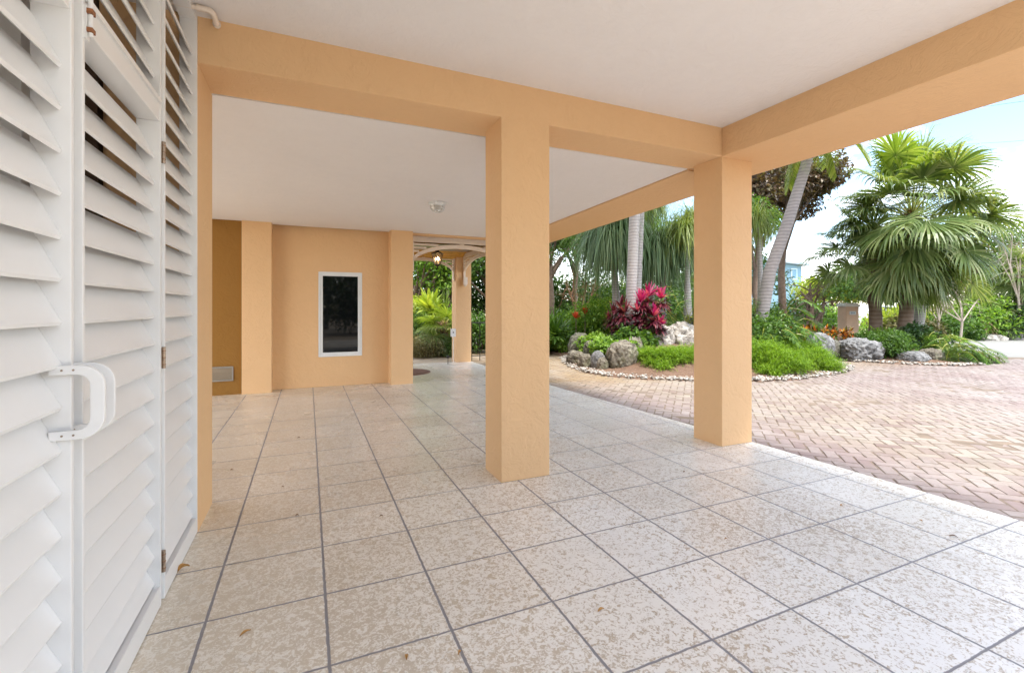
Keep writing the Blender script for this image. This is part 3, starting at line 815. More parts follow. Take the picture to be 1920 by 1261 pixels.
# conduit pipe near the shutter head
pc = MB(); py_ = 2.355*H; pz = ZC-.022; r_ = .0125
pc.tube([(XS-.15, py_, pz), (-.42*H, py_, pz)], r_, 12)
pc.tube([(-.435*H, py_, pz), (-.425*H, py_, pz)], r_*1.45, 12)
pc.tube([(-.43*H, py_, pz), (-.395*H, py_, pz), (-.385*H, py_+.004, pz-.002), (-.378*H, py_+.012, pz-.006), (-.376*H, py_+.028, pz-.010), (-.376*H, YF-.001, pz-.012)], r_*1.25, 12)
pc.tube([(-.376*H, YF-.028, pz-.012), (-.376*H, YF-.016, pz-.012)], r_*1.7, 12)
tag(pc.build('conduit_pipe', M['porchwhite'], smooth=True), 'short white conduit pipe with elbow under the ceiling above the shutters', 'pipe')

# ------------------------------------------------------------------ louvred shutters
PIT = .0885*H; SZ0 = H-.031*H
def louvres(mb, y0, y1, zlo, zhi):
    xf = XS-.019; xb = xf-.060; dz = .1265; th = .013
    k0 = math.ceil((zlo-.012-SZ0)/PIT); k1 = math.floor((zhi-dz-.004-SZ0)/PIT)
    nx, nz = dz, .056; ln = math.hypot(nx, nz); nx /= ln; nz /= ln     # top-face normal (facing outwards, up)
    for k in range(k0, k1+1):
        z = SZ0+k*PIT+random.uniform(-.0012, .0012)
        sec = [(xf, z), (xf-nx*th, z-nz*th+.001), (xb-nx*th, z+dz-nz*th), (xb, z+dz)]
        dx, dzv = (xb-xf), dz; e = .15*th
        # rounded front nose
        sec = [(xf+.000, z+.003), (xf-nx*th*.5+.001, z-nz*th*.5-.0035), (xf-nx*th, z-nz*th+.003), (xb-nx*th, z+dz-nz*th), (xb, z+dz)]
        m = len(sec)
        V = [(x, y0, zz) for x, zz in sec]+[(x, y1, zz) for x, zz in sec]
        mb.add(V, [(i, i+m, (i+1) % m+m, (i+1) % m) for i in range(m)])
        mb.add(V, [tuple(range(m))]); mb.add(V, [tuple(range(m, 2*m))[::-1]])
def leaf_frame(mb, y0, y1, z0, z1, st=.016, dp=.085, rails=(), rt=.02):
    x0 = XS-dp
    mb.box((x0, y0, z0), (XS, y0+st, z1)); mb.box((x0, y1-st, z0), (XS, y1, z1))
    mb.box((x0, y0+st, z0), (XS-.001, y1-st, z0+rt)); mb.box((x0, y0+st, z1-.03), (XS-.003, y1-st, z1))
    for a, c in rails: mb.box((x0, y0+st, a), (XS-.003, y1-st, c))
RZ0, RZ1 = (1.62)*H, (1.695)*H
def handle(y, th=.013):
    mb = MB(); xi = XS-.04; xo = XS+.078; z0, z1 = H-.271*H, H-.118*H
    # D outline: outer and inner, in the XZ plane
    out = [(xi, z1)]; inn = [(xi, z1-.025)]
    ro, ri = .055, .030
    for k in range(7):
        a = PI/2-k*PI/12; out.append((xo-ro+math.cos(a)*ro, z1-ro+math.sin(a)*ro)); inn.append((xo-.032-ri+math.cos(a)*ri, z1-.025-ri+math.sin(a)*ri))
    for k in range(7):
        a = -k*PI/12; out.append((xo-ro+math.cos(a)*ro, z0+ro+math.sin(a)*ro)); inn.append((xo-.032-ri+math.cos(a)*ri, z0+.025+ri+math.sin(a)*ri))
    out.append((xi, z0)); inn.append((xi, z0+.025))
    n = len(out)
    V = [(x, y, z) for x, z in out]+[(x, y, z) for x, z in inn]+[(x, y+th, z) for x, z in out]+[(x, y+th, z) for x, z in inn]
    Fc = []
    for i in range(n-1):
        Fc += [(i, i+1, n+i+1, n+i), (2*n+i, 3*n+i, 3*n+i+1, 2*n+i+1), (i, 2*n+i, 2*n+i+1, i+1), (n+i, n+i+1, 3*n+i+1, 3*n+i)]
    Fc += [(0, n, 3*n, 2*n), (n-1, 3*n-1, 4*n-1, 2*n-1)]
    mb.add(V, Fc); return mb
def shutter(name, label, y0, y1, rails=None, z0=.006, z1=ZC-.004, cat='shutter', rt=.088):
    root = empty(name, (XS, y0, 0), label, cat, 'white louvred shutters along the left side')
    mb = MB(); leaf_frame(mb, y0, y1, z0, z1, rails=[rails] if rails else (), rt=rt); mb.build('frame', M['white'], root, bevel=.0025)
    lv = MB()
    if rails: louvres(lv, y0+.017, y1-.017, z0+rt, rails[0]); louvres(lv, y0+.017, y1-.017, rails[1], z1-.03)
    else: louvres(lv, y0+.017, y1-.017, z0+rt, z1-.03)
    lv.build('louvres', M['white'], root)
    if rails:
        # moulding bead on the rail
        q = MB(); q.box((XS-.003, y0+.017, rails[1]-.022), (XS+.006, y1-.017, rails[1]-.004)); q.build('rail_bead', M['white'], root)
    return root
s1 = shutter('louvred_shutter', 'nearest white louvred shutter door, cut by the left edge of the photo', .66*H, 1.264*H, (RZ0, RZ1))
s2 = shutter('louvred_shutter', 'middle white louvred shutter door beside the door pulls with a crossrail above', 1.305*H, 1.899*H, (RZ0, RZ1))
s3 = shutter('louvred_shutter', 'narrow fixed white louvred shutter panel against the orange pilaster', 1.937*H, YF-.002, None)
handle(1.235*H).build('handle', M['white'], s1, bevel=.003)
handle(1.305*H-.0185).build('handle', M['white'], s2, bevel=.003)
for sh_, yy in ((s1, 1.235*H), (s2, 1.305*H-.0185)):
    for zz in (H-.118*H-.0125, H-.271*H+.0125):
        for xx in (XS-.012, XS+.012):
            q = MB(); q.tube([(xx, yy-.0015, zz), (xx, yy+.002, zz)], .0028, 8); q.build('screw', M['hinge'], sh_)
# jamb posts between leaves
jb = MB(); jb.box((XS-.09, 1.9*H+.002, 0), (XS-.012, 1.937*H-.002, ZC-.004)); jb.build('jamb', M['white'], s3)
jb = MB(); jb.box((XS-.085, 1.266*H, .012), (XS-.03, 1.303*H, ZC-.01)); jb.build('astragal', M['white'], s2)
for pyy in (286, 670, 1051):
    hy = 1.919*H; d = hy*CS+XS*SN; z = H-(pyy-577)/F*d; hgt = .086
    q = MB(); q.box((XS-.010, hy-.017, z-hgt/2), (XS-.002, hy+.017, z+hgt/2), 0)
    q.tube([(XS+.002, hy, z-hgt/2-.004), (XS+.002, hy, z+hgt/2+.004)], .0075, 12)
    for k in (-.03, 0, .03): q.tube([(XS+.002, hy, z+k-.0012), (XS+.002, hy, z+k+.0012)], .0085, 12, mi=1)
    ho = q.build('hinge', [M['hinge'], M['rust']], s3, smooth=False); 
    if pyy == 286: ho['label'] = 'tarnished upper butt hinge'
# surface bolt at the head of the middle leaf
by = 1.318*H; db = by*CS+XS*SN
zt_, zb_ = H+570/F*db, H+502/F*db
q = MB(); q.box((XS-.002, by-.013, zb_), (XS+.006, by+.013, zt_-.01)); q.tube([(XS+.012, by, zb_+.01), (XS+.012, by, zt_+.10)], .006, 10)
q.box((XS+.006, by-.011, zb_+.022), (XS+.020, by+.011, zb_+.034), 1); q.box((XS+.006, by-.011, zt_-.03), (XS+.020, by+.011, zt_-.016), 1)
q.build('bolt', [M['white'], M['rust']], s2, bevel=0)

# ================================================================== porch pavilion
PX0, PX1 = 1.30*H, 2.76*H; PY0, PY1 = 6.42*H, 8.22*H
porch = empty('entry_porch', (2.62*H, 8.35*H, 0), 'cream arched timber entry porch with cedar ceiling behind the carport', 'porch')
ZT = H+.995*H; ZAP = H+.905*H; ZSP = H+.60*H
q = MB(); q.box((2.49*H, 8.22*H, -.02), (2.78*H, 8.5*H, ZT+.1)); q.build('column', M['stucco'], porch, bevel=.006)
q = MB(); q.box((1.30*H-.36, 8.22*H, -.02), (1.30*H, 8.5*H, ZT+.1)); q.build('column', M['stucco'], porch, bevel=.006)
def arch_frame(p0, p1, nrmv, name='arch_frame', slats=True):
    """p0,p1 ends (x,y); flat arch of boards between them"""
    mb = MB(); a = Vector((p0[0], p0[1], 0)); b_ = Vector((p1[0], p1[1], 0)); L = (b_-a).length; t = (b_-a).normalized(); nn = Vector(nrmv)
    def seg(u0, u1, z00, z01, z10, z11, y0, y1):
        A = a+t*u0; B = a+t*u1
        V = [A+nn*y0+Vector((0,0,z00)), B+nn*y0+Vector((0,0,z10)), B+nn*y1+Vector((0,0,z10)), A+nn*y1+Vector((0,0,z00)),
             A+nn*y0+Vector((0,0,z01)), B+nn*y0+Vector((0,0,z11)), B+nn*y1+Vector((0,0,z11)), A+nn*y1+Vector((0,0,z01))]
        mb.hexa([tuple(v) for v in V])
    seg(0, L, ZT-.10, ZT, ZT-.10, ZT, 0, .05)
    seg(0, .05, ZSP-.12, ZT-.101, ZSP-.12, ZT-.101, 0, .05); seg(L-.05, L, ZSP-.12, ZT-.101, ZSP-.12, ZT-.101, 0, .05)
    K = 20; prev = None
    def az(u):
        s_ = (u-L/2)/(L/2); return ZSP+(ZAP-ZSP)*math.sqrt(max(0, 1-s_*s_*.93))*1.0
    for k in range(K):
        u0 = .051+(L-.102)*k/K; u1 = .051+(L-.102)*(k+1)/K
        seg(u0, u1, az(u0)-.07, az(u0), az(u1)-.07, az(u1), -.004, .046)
    if slats:
        zz = ZT-.16
        while zz > ZSP:
            # span on either side where the slat lies above the arch
            s_ = ((zz-ZSP)/(ZAP-ZSP)); 
            if s_ < 1: uu = L/2*(1-math.sqrt(max(0, (1-s_*s_)/.93)))
            else: uu = L/2-.03
            if uu > .08:
                seg(.051, uu, zz, zz+.035, zz, zz+.035, .012, .034); seg(L-uu, L-.051, zz, zz+.035, zz, zz+.035, .012, .034)
            zz -= .062
    seg(L/2-.04, L/2+.04, ZAP-.075, ZT-.101, ZAP-.075, ZT-.101, -.010, .055)
    return mb.build(name, M['porchwhite'], porch)
arch_frame((PX0, PY0), (PX1, PY0), (0,1,0))
arch_frame((PX0, 8.28*H), (2.49*H, 8.28*H), (0,1,0))
arch_frame((2.62*H, PY0+.06), (2.62*H, 8.22*H), (1,0,0))
# pendant bracket
q = MB(); q.box((2.62*H-.02, 8.22*H-.14, ZSP-.22), (2.62*H+.07, 8.22*H-.06, ZSP-.05)); q.lathe([(0,-.06),(.03,-.03),(.045,.0)], (2.62*H+.025, 8.22*H-.10, ZSP-.22), 12); q.build('bracket', M['porchwhite'], porch)
# cedar pyramid ceiling
cx_, cy_ = (PX0+PX1)/2, (PY0+.05+PY1)/2; q = MB(); ap = (cx_, cy_, ZT+.42)
cn = [(PX0, PY0+.055, ZT-.12), (PX1+.1, PY0+.055, ZT-.12), (PX1+.1, PY1+.1, ZT-.12), (PX0, PY1+.1, ZT-.12)]
for i in range(4):
    a = Vector(cn[i]); b_ = Vector(cn[(i+1) % 4]); A = Vector(ap)
    nb = 14
    for k in range(nb):
        t0 = k/nb; t1 = (k+.94)/nb
        p = [a.lerp(A, t0), b_.lerp(A, t0), b_.lerp(A, t1), a.lerp(A, t1)]
        q.add([tuple(v) for v in p], [(0,1,2,3)])
q.build('ceiling', M['cedar'], porch)
q = MB()
for i in range(4): q.tube([Vector(cn[i])+Vector((0,0,-.01)), Vector(ap)+Vector((0,0,-.02))], .018, 6)
q.build('hip_batten', M['cedar'], porch)
q = MB(); e_ = .35
ro = [(PX0-.02, PY0-.1, ZT+.02), (PX1+e_, PY0-.1, ZT+.02), (PX1+e_, PY1+e_+.3, ZT+.02), (PX0-.02, PY1+e_+.3, ZT+.02)]
for i in range(4): q.add([ro[i], ro[(i+1) % 4], (cx_, cy_, ZT+.75)], [(0,1,2)])
q.add(ro, [(0,1,2,3)]); q.build('roof', M['greymetal'], porch)
# meter box
mbx = MB(); c0 = at(850, 624, 8.45*H); mbx.box((c0.x-.05, 8.22*H-.075, c0.z-.09), (c0.x+.06, 8.22*H-.002, c0.z+.10)); mo = mbx.build('outlet_box', M['plastic'], porch, bevel=.008)
q = MB(); q.tube([(c0.x+.012, 8.22*H-.02, 0), (c0.x+.012, 8.22*H-.02, c0.z-.09)], .014, 8); q.build('conduit', M['porchwhite'], porch)
q = MB(); q.box((c0.x-.012, 8.22*H-.079, c0.z), (c0.x+.012, 8.22*H-.0752, c0.z+.03)); q.build('switch', M['black'], mo)
# lantern
lc = at(820, 485, 7.35*H); lan = empty('hanging_lantern', (lc.x, lc.y, lc.z), 'lit bronze lantern hanging under the porch ceiling', 'lantern')
q = MB(); q.lathe([(.0,.19),(.03,.185),(.05,.15),(.125,.115),(.135,.105),(.12,.10),(0,.10)], lc, 6); q.tube([lc+Vector((0,0,.18)), (lc.x, lc.y, ZT+.36)], .006, 6); q.build('cap', M['bronze'], lan)
q = MB()
for k in range(6):
    a = k*PI/3; q.tube([(lc.x+math.cos(a)*.115, lc.y+math.sin(a)*.115, lc.z+.10), (lc.x+math.cos(a)*.062, lc.y+math.sin(a)*.062, lc.z-.13)], .0065, 6)
q.lathe([(0,-.155),(.03,-.15),(.066,-.128),(.066,-.118),(0,-.118)], lc, 6); q.lathe([(0,-.20),(.012,-.19),(.010,-.16),(.02,-.155)], lc, 10); q.build('cage', M['bronze'], lan)
q = MB(); q.lathe([(.108,.098),(.058,-.118)], lc, 6); q.build('glass_pane', M['lglass'], lan)
q = MB()
for k in range(3):
    a = k*2*PI/3+.5; x_, y_ = lc.x+math.cos(a)*.032, lc.y+math.sin(a)*.032
    q.lathe([(0,-.035),(.012,-.02),(.014,0),(.008,.02),(0,.04)], (x_, y_, lc.z), 8)
q.build('bulb', M['bulb'], lan)
q = MB()
for k in range(3):
    a = k*2*PI/3+.5; x_, y_ = lc.x+math.cos(a)*.032, lc.y+math.sin(a)*.032
    q.tube([(x_, y_, lc.z-.12), (x_, y_, lc.z-.035)], .009, 8)
q.build('candle_sleeve', M['porchwhite'], lan)
# round mat
q = MB(); q.lathe([(0,.014),(.50,.014),(.53,.010),(.535,.001)], (1.36*H, 7.28*H, 0), 48); tag(q.build('door_mat', M['mat'], smooth=False), 'round brown mat on the porch floor behind the rear pilaster', 'mat')
# iron railing right of porch column
q = MB()
for k in range(0, 9, 2):
    x_ = 2.86*H+k*.105; q.tube([(x_, 8.42*H, -.03), (x_, 8.42*H, .92)], .009, 6)
q.box((2.82*H, 8.41*H, .92), (2.86*H+.95, 8.43*H, .95)); q.box((2.82*H, 8.41*H, .10), (2.86*H+.95, 8.43*H, .12))
tag(q.build('iron_railing', M['black']), 'black iron railing behind the porch column', 'railing')
# wet sandy strip behind the porch
poly_obj('garden_soil', [(-1,8.33*H),(2.9*H,8.33*H),(3.0*H,9.6*H),(9,14),(9,30),(-8,30),(-8,8.33*H)], -.018, M['ground'], 'sandy garden soil behind the porch', 'soil')

# ================================================================== rocks
GRP = 'coral rocks edging the island bed'
def rk(px0, px1, py0, py1, d, mat, label, seed, depth=None, **kw):
    a = at(px0, py1, d); b_ = at(px1, py0, d); w = (px1-px0)/F*d; h_ = (py1-py0)/F*d
    c = at((px0+px1)/2, (py0+py1)/2, d+ (depth or w)*.35); sc_ = (d+(depth or w)*.35)/d
    return rock('coral_rock', label, c, (w*sc_*1.04, (depth or w*.8), h_*sc_*1.12), mat, seed, rz=-TH, group=GRP, **kw)
rk(1139,1193,639,700,9.45,M['rock_tan'],'tall pitted coral rock standing on the pebble edge left of the right column',3,rough=.26,pits=.14)
rk(1176,1205,632,690,10.2,M['rock_tan'],'pale rock half hidden behind the tall pitted rock',4,pits=.12)
rk(1066,1116,628,684,11.4,M['rock_moss'],'big mossy grey rock at the far left of the island bed',6,rough=.2,pits=.05)
rk(1062,1100,659,688,10.6,M['rock_tan'],'low rounded tan rock at the leftmost tip of the bed',7,rough=.3,pits=.08)
rk(1083,1110,664,694,10.0,M['rock_tan'],'small lumpy rock between the leftmost tip and the mossy pile',8,rough=.3)
rk(1095,1128,640,682,10.5,M['rock_moss'],'dark mossy rock leaning in the middle of the rock pile',9,rough=.3)
rk(1108,1134,660,694,9.75,M['rock_grey'],'smooth grey rock at the foot of the rock pile',10,rough=.14,pits=.03)
rk(1119,1140,672,699,9.5,M['rock_tan'],'small wedge of tan stone leaning on the tall pitted rock',11,rough=.25)
rk(1125,1152,646,676,10.3,M['rock_tan'],'knobbly brown rock under the green leaves',12,rough=.35)
rk(1204,1262,612,668,10.7,M['rock_white'],'bleached white coral boulder, left half of the white pair',13,rough=.3,pits=.12)
rk(1246,1312,610,668,10.8,M['rock_white'],'bleached white coral boulder partly behind the right column',14,rough=.28,pits=.12)
rk(1541,1577,638,675,11.6,M['rock_dark'],'dark smooth rounded boulder next to the green fern',15,rough=.08,pits=.015)
rk(1515,1560,626,672,11.0,M['rock_grey'],'grey sloping rock showing behind the fern tip',16,rough=.15,pits=.04)
rk(1577,1647,637,679,11.2,M['rock_grey'],'large furrowed grey coral boulder under the fan palms',17,rough=.28,pits=.16)
rk(1688,1737,660,683,10.9,M['rock_grey'],'low pale grey rock between the two green shrubs',18,rough=.25,pits=.1)
rk(1728,1766,655,681,11.0,M['rock_tan'],'flat brown rock under the right shrub',19,rough=.3,pits=.1)
rk(1795,1830,670,684,10.9,M['rock_white'],'small white rock at the right end of the bed',31,rough=.2)
GRP = 'boulders across the road'
rk(1836,1882,627,645,18.6,M['rock_white'],'rounded boulder across the road, second from the left',20,rough=.15,pits=.03)
rk(1879,1935,624,645,18.9,M['rock_white'],'wide boulder across the road at the right edge of the photo',21,rough=.18,pits=.03)
rk(1813,1838,618,640,19.2,M['rock_tan'],'tan boulder across the road beside the dead palm fronds',22,rough=.15,pits=.03)

def G0(px, d, z=None):
    """ground point at column px, distance d; stands on the mound if inside the bed"""
    p = at(px, 577, d); p.z = mound(p.x, p.y) if z is None else z
    return p

# ================================================================== planting
# asparagus ferns
def fern_patch(label, spots, nm='asparagus_fern', L=.30):
    c0 = spots[0]; root = None
    mb = MB()
    for (x, y, r_, hz, n) in spots:
        z = mound(x, y)
        a = rng.random(n)*2*PI; q_ = np.sqrt(rng.random(n))*r_
        px_ = x+np.cos(a)*q_; py__ = y+np.sin(a)*q_; hh = hz*np.sqrt(np.clip(1-(q_/r_)**2, .03, 1))
        P = np.stack([px_, py__, np.maximum(z-.05, .02)+hh*rng.uniform(.35, 1.0, n)], 1)
        a2 = a+rng.normal(size=n)*.9; el = rng.uniform(-.2, 1.1, n)
        D = np.stack([np.cos(a2)*np.cos(el), np.sin(a2)*np.cos(el), np.sin(el)], 1)
        # each plume: a stem with fine needles
        K = 7; p = P.copy(); Dn = nrm(D)
        LL = L*rng.uniform(.5, 1.1, n)
        for k in range(K):
            for _ in range(4):
                nd = nrm(Dn*.8+rdir(n)*.9)
                strips(mb, p, nd, .055*(1-.08*k)*rng.uniform(.7, 1.3, n), .0075, 1, 0, prof=lambda t: 1-.6*t)
            p = p+Dn*(LL/K)[:, None]; Dn = nrm(Dn+np.array([0,0,-.13]))
    o = mb.build(nm, G['fern'], origin=(c0[0], c0[1], mound(c0[0], c0[1]))); tag(o, label, 'fern', 'asparagus ferns on the island bed')
    return o
def spot(px, d, r_, hz, n): p = at(px, 577, d); return (p.x, p.y, r_, hz, n)
fern_patch('bright green asparagus fern mound right of the right column', [spot(1455, 9.3, .52, .42, 1300), spot(1425, 9.6, .5, .50, 900), spot(1505, 9.9, .50, .40, 1100), spot(1478, 10.5, .7, .42, 1100), spot(1540, 9.6, .3, .18, 380), spot(1443, 8.85, .16, .16, 200), spot(1390, 9.6, .4, .4, 500)])
fern_patch('asparagus fern spreading below the white boulders with a hanging tuft', [spot(1225, 9.75, .28, .20, 500), spot(1255, 9.6, .30, .22, 650), spot(1285, 9.7, .30, .18, 500), spot(1244, 9.15, .10, .13, 120), spot(1205, 9.9, .2, .12, 200), spot(1320, 9.7, .3, .2, 300), spot(1230, 9.4, .16, .12, 160)])

# cordylines
cg = 'pink and maroon cordylines beside the twin palm trunks'
def cordyline(label, base, heads, bright):
    root = empty('cordyline', base, label, 'cordyline', cg); lf = MB(); st = MB()
    for (px, py, d, s_, pk) in heads:
        c = at(px, py, d); base_ = Vector(base)
        st.tube([base_+Vector((random.uniform(-.1,.1), 0, 0)), base_.lerp(c, .5)+Vector((random.uniform(-.06,.06),0,0)), c], [.022, .016, .012], 6)
        nn = 34
        rosette(lf, c-Vector((0,0,.10)), nn, .36*s_, .05*s_, (-.5, .6), .14, 1)
        if pk: rosette(lf, c, 22, .37*s_, .06*s_, (.35, 1.45), .07, 0)
        else: rosette(lf, c, 14, .38*s_, .06*s_, (.5, 1.4), .08, 1)
        for k in range(1, 4): rosette(lf, base_.lerp(c, 1-.13*k), 14, .36*s_, .06*s_, (-.4, .7), .16, 1)
    lf.build('leaves', [G['pink'], G['maroon']], root); st.build('stem', M['bark'], root)
cordyline('tall cordyline with hot pink leaf tips right of the twin palm trunks', G0(1212, 10.9), [(1202,568,10.9,1.0,1),(1216,556,11.0,1.05,1),(1240,560,11.1,1.0,1),(1226,592,10.7,.95,1),(1238,610,10.7,.8,1),(1195,585,10.9,.9,1),(1190,600,11,.7,0)], 1)
cordyline('dark maroon cordyline left of the twin palm trunks', G0(1163, 11.2), [(1163,574,11.2,.95,0),(1172,586,11.0,.9,0),(1150,588,11.3,.8,0),(1142,598,11.4,.6,0)], 0)

# twin grey trunks and leaning trunk palms
TG = 'ringed grey feather palms'
feather_palm('feather_palm', 'front one of the twin upright pale grey palm trunks', [G0(1178,11.5), at(1183,560,11.5), at(1190,400,11.5), at(1194,250,11.5)], (.125,.132), 14, 2.0, G['pony_y'], TG, el_rng=(-.2, 1.3))
feather_palm('feather_palm', 'rear one of the twin grey palm trunks, half hidden by the front one', [G0(1190,12.1), at(1194,560,12.1), at(1200,400,12.1), at(1205,240,12.1)], (.11,.11), 12, 1.9, G['pony_y'], TG, el_rng=(-.2, 1.3))
feather_palm('feather_palm', 'grey palm with a leaning curved trunk right of the right column', [G0(1418,11.2), at(1443,510,11.1), at(1476,420,11.0), at(1508,320,11.0), at(1530,238,11.0)], (.15,.105), 15, 1.5, G['pony_y'], TG, trunkm=M['palm_mid'], el_rng=(-.9, 1.2), ll=.5)

# ponytail palms
PG = 'ponytail palms with drooping strap leaves'
ponytail('ponytail_palm', 'shaggy dark ponytail palm left of the twin trunks', G0(1160,13.4), at(1148,440,13.2), 2300, 2.15, G['pony'], .10, .6, PG, heads=5, w=.028)
ponytail('ponytail_palm', 'dense ponytail palm right of the twin trunks', G0(1240,13.6), at(1242,470,13.4), 2200, 1.8, G['pony'], .10, .7, PG, heads=4, w=.028)
ponytail('ponytail_palm', 'yellow green upright ponytail palm beside the right column', G0(1290,12.9), at(1288,425,12.6), 900, 1.2, G['pony_y'], .08, .45, PG, heads=2)
ponytail('ponytail_palm', 'thin upright strap leaved palm just right of the right column', G0(1428,13.0), at(1424,425,12.6), 600, 1.1, G['pony_y'], .07, .4, PG, heads=2)
ponytail('ponytail_palm', 'golden ponytail palm whose strands hang behind the twin trunks', G0(1222,14.6), at(1218,385,14.4), 1000, 1.2, G['pony_y'], .08, .5, PG, heads=3)

# philodendrons and low leafy plants
LG = 'split leaf plants on the island bed'
lobed_plant('philodendron', 'large split leaf philodendron behind the white boulders', G0(1272,12.3), 30, .95, .62, G['mid'], LG, w=.07)
lobed_plant('philodendron', 'split leaf philodendron rising right of the pink cordyline', G0(1300,12.2), 26, 1.4, .7, G['mid'], LG, w=.07)
lobed_plant('philodendron', 'deep green split leaf philodendron left of the croton row', G0(1440,12.6), 30, 1.1, .62, G['mid'], LG, w=.06)
lobed_plant('philodendron', 'tall split leaf philodendron against the right side of the right column', G0(1424,12.0), 26, 1.3, .62, G['mid'], LG, w=.06)
shrub('ground_cover_shrub', 'light green trailing shrub spilling over the rock pile', G0(1150,10.45), (1.25,.95,.55), G['bright'], .085, .06, 2600, 18, 'low leafy shrubs on the island bed', flat=.6)
shrub('ground_cover_shrub', 'trailing shrub of broad leaves between the tall rock and white boulders', G0(1192,10.75), (.9,.8,.55), G['mid'], .10, .075, 1500, 12, 'low leafy shrubs on the island bed')
lobed_plant('philodendron', 'small split leaf plant under the pink cordyline', G0(1186,10.8), 20, .42, .34, G['mid'], LG, w=.045)

shrub('ground_cover_shrub', 'light green trailing shrub behind the mossy rock', G0(1122,11.3), (1.1,.9,.6), G['bright'], .085, .055, 2200, 14, 'low leafy shrubs on the island bed', flat=.6)
lobed_plant('philodendron', 'pale green split leaf plant between the maroon cordyline and the tall rock', G0(1160,10.9), 24, .42, .36, G['bright'], LG, w=.045)
# crotons
for i, (px, d, s_, m, lab) in enumerate([(1482,12.3,.75,'croton','dark croton bush at the left end of the croton row'), (1515,12.2,.85,'croton','croton bush with the most orange leaves in the middle of the row'),
                                 (1548,12.2,.8,'croton','yellow and orange croton bush above the dark round boulder'), (1580,12.2,.75,'croton','dark croton bush in front of the mailbox pillar')]):
    p = G0(px, d); root = empty('croton', p, lab, 'croton', 'row of crotons'); lf = MB()
    for k in range(22):
        c = (p.x+random.uniform(-.36,.36), p.y+random.uniform(-.3,.3), p.z+s_*random.uniform(.15,.85))
        rosette(lf, c, 16, .17, .045, (-.3, 1.4), .12)
    lf.build('leaves', G['croton'], root)
    st = MB()
    for k in range(6): st.tube([p-Vector((0,0,.05)), p+Vector((random.uniform(-.3,.3), random.uniform(-.25,.25), s_*.55))], [.014,.006], 5)
    st.build('stem', M['bark'], root)

shrub('shrub', 'leafy shrub hiding the foot of the leaning palm trunk', G0(1428,10.75), (1.3,.9,.95), G['mid'], .10, .05, 2600, 16, 'low leafy shrubs on the island bed')
lobed_plant('philodendron', 'feathery deep green plant in front of the leaning palm trunk', G0(1436,10.6), 30, .75, .5, G['mid'], LG, w=.04)
# shrubs right
SG = 'clipped shrubs around the fan palms'
shrub('shrub', 'compact clipped green shrub below the left fan palm trunk', G0(1668,11.6), (1.15,.9,.62), G['mid'], .07, .035, 5200, 26, SG)
shrub('shrub', 'small dark green shrub left of the clipped one', G0(1628,12.2), (.8,.7,.5), G['mid'], .07, .035, 2200, 14, SG)
shrub('shrub', 'croton like bush between the two fan palm trunks', G0(1660,13.3), (1.0,.9,.75), G['bright'], .12, .045, 2000, 14, SG)
shrub('shrub', 'dark low shrub right of the fan palm trunk', G0(1728,12.2), (1.0,.9,.72), G['dark'], .10, .05, 3000, 16, SG)
lobed_plant('feathery_shrub', 'feathery green shrub overhanging the right end of the bed', G0(1785,11.3), 60, .45, .42, G['mid'], SG, 'shrub', w=.032, el=(.0, 1.3))
lobed_plant('feathery_shrub', 'smaller feathery shrub behind the right end of the bed', G0(1760,12.0), 34, .55, .42, G['bright'], SG, 'shrub', w=.032, el=(.1, 1.3))
lobed_plant('feathery_shrub', 'feathery shrub tip leaning over the pebbles at the far right', G0(1822,11.4), 30, .35, .42, G['mid'], SG, 'shrub', w=.03, el=(.0, 1.1))

# fan palms
FG = 'chinese fan palms on the island bed'
b1 = G0(1692,13.4); b2 = G0(1640,13.9)
fan_palm('fan_palm', 'taller fan palm with the big round crown and brown trunk', b1, at(1710,402,13.4), 60, 1.25, .155, pet=1.62, new=9, group=FG, zspread=(-.80, .97))
fan_palm('fan_palm', 'shorter fan palm with the dark curved trunk, left of the taller one', b2, at(1640,478,13.9), 24, 1.0, .15, pet=1.2, new=3, group=FG, zspread=(-.5, .8))
fan_palm('fan_palm', 'fan palm with a pale trunk behind the tallest one', G0(1712,14.4), at(1742,470,14.4), 13, 1.05, .13, pet=1.1, new=2, group=FG, zspread=(-.6, .6), trunkm=M['palm_grey'])

# brown-leaved tree and other trees right of the column
tree('bronze_leaved_tree', 'bronze leaved tree with dark branches behind the leaning palm', 'tree', G0(1470,16.5,-.02), at(1478,352,16.5), (2.5,1.6,1.3), G['brown'], .15, .10, 13000, 26, .13, group='trees around the garden', cr=.36)
tree('forked_tree', 'small forked tree showing between the column and the leaning palm', 'tree', G0(1432,14.5,-.02), at(1424,415,14.5), (.7,.8,.9), G['mid'], .12, .06, 1800, 12, .10, group='trees around the garden')
def bare(name, label, base, tips, r0, grp=None, mat=None):
    root = empty(name, base, label, 'bare tree', grp); mb = MB(); base = Vector(base); hub = base.lerp(Vector(tips[0]), .35)
    mb.tube([base-Vector((0,0,.1)), hub], [r0, r0*.8], 8)
    for t in tips:
        t = Vector(t); m_ = hub.lerp(t, .5)+Vector((random.uniform(-.2,.2), random.uniform(-.2,.2), random.uniform(-.1,.25)))
        mb.tube([hub, m_, t], [r0*.6, r0*.4, r0*.12], 6)
        for k in range(7):
            s_ = m_.lerp(t, random.random()); e = s_+Vector(rdir(1)[0])*random.uniform(.25, .8); mb.tube([s_, s_.lerp(e, .5)+Vector((0,0,.06)), e], [r0*.16, r0*.1, r0*.03], 4, cap=False)
            for j in range(3):
                e2 = e+Vector(rdir(1)[0])*.3; mb.tube([s_.lerp(e, .7), e2], [r0*.05, r0*.02], 3, cap=False)
    mb.build('branches', mat or M['bark_pale'], root); return root
BG = 'bare branching shrubs at the back'
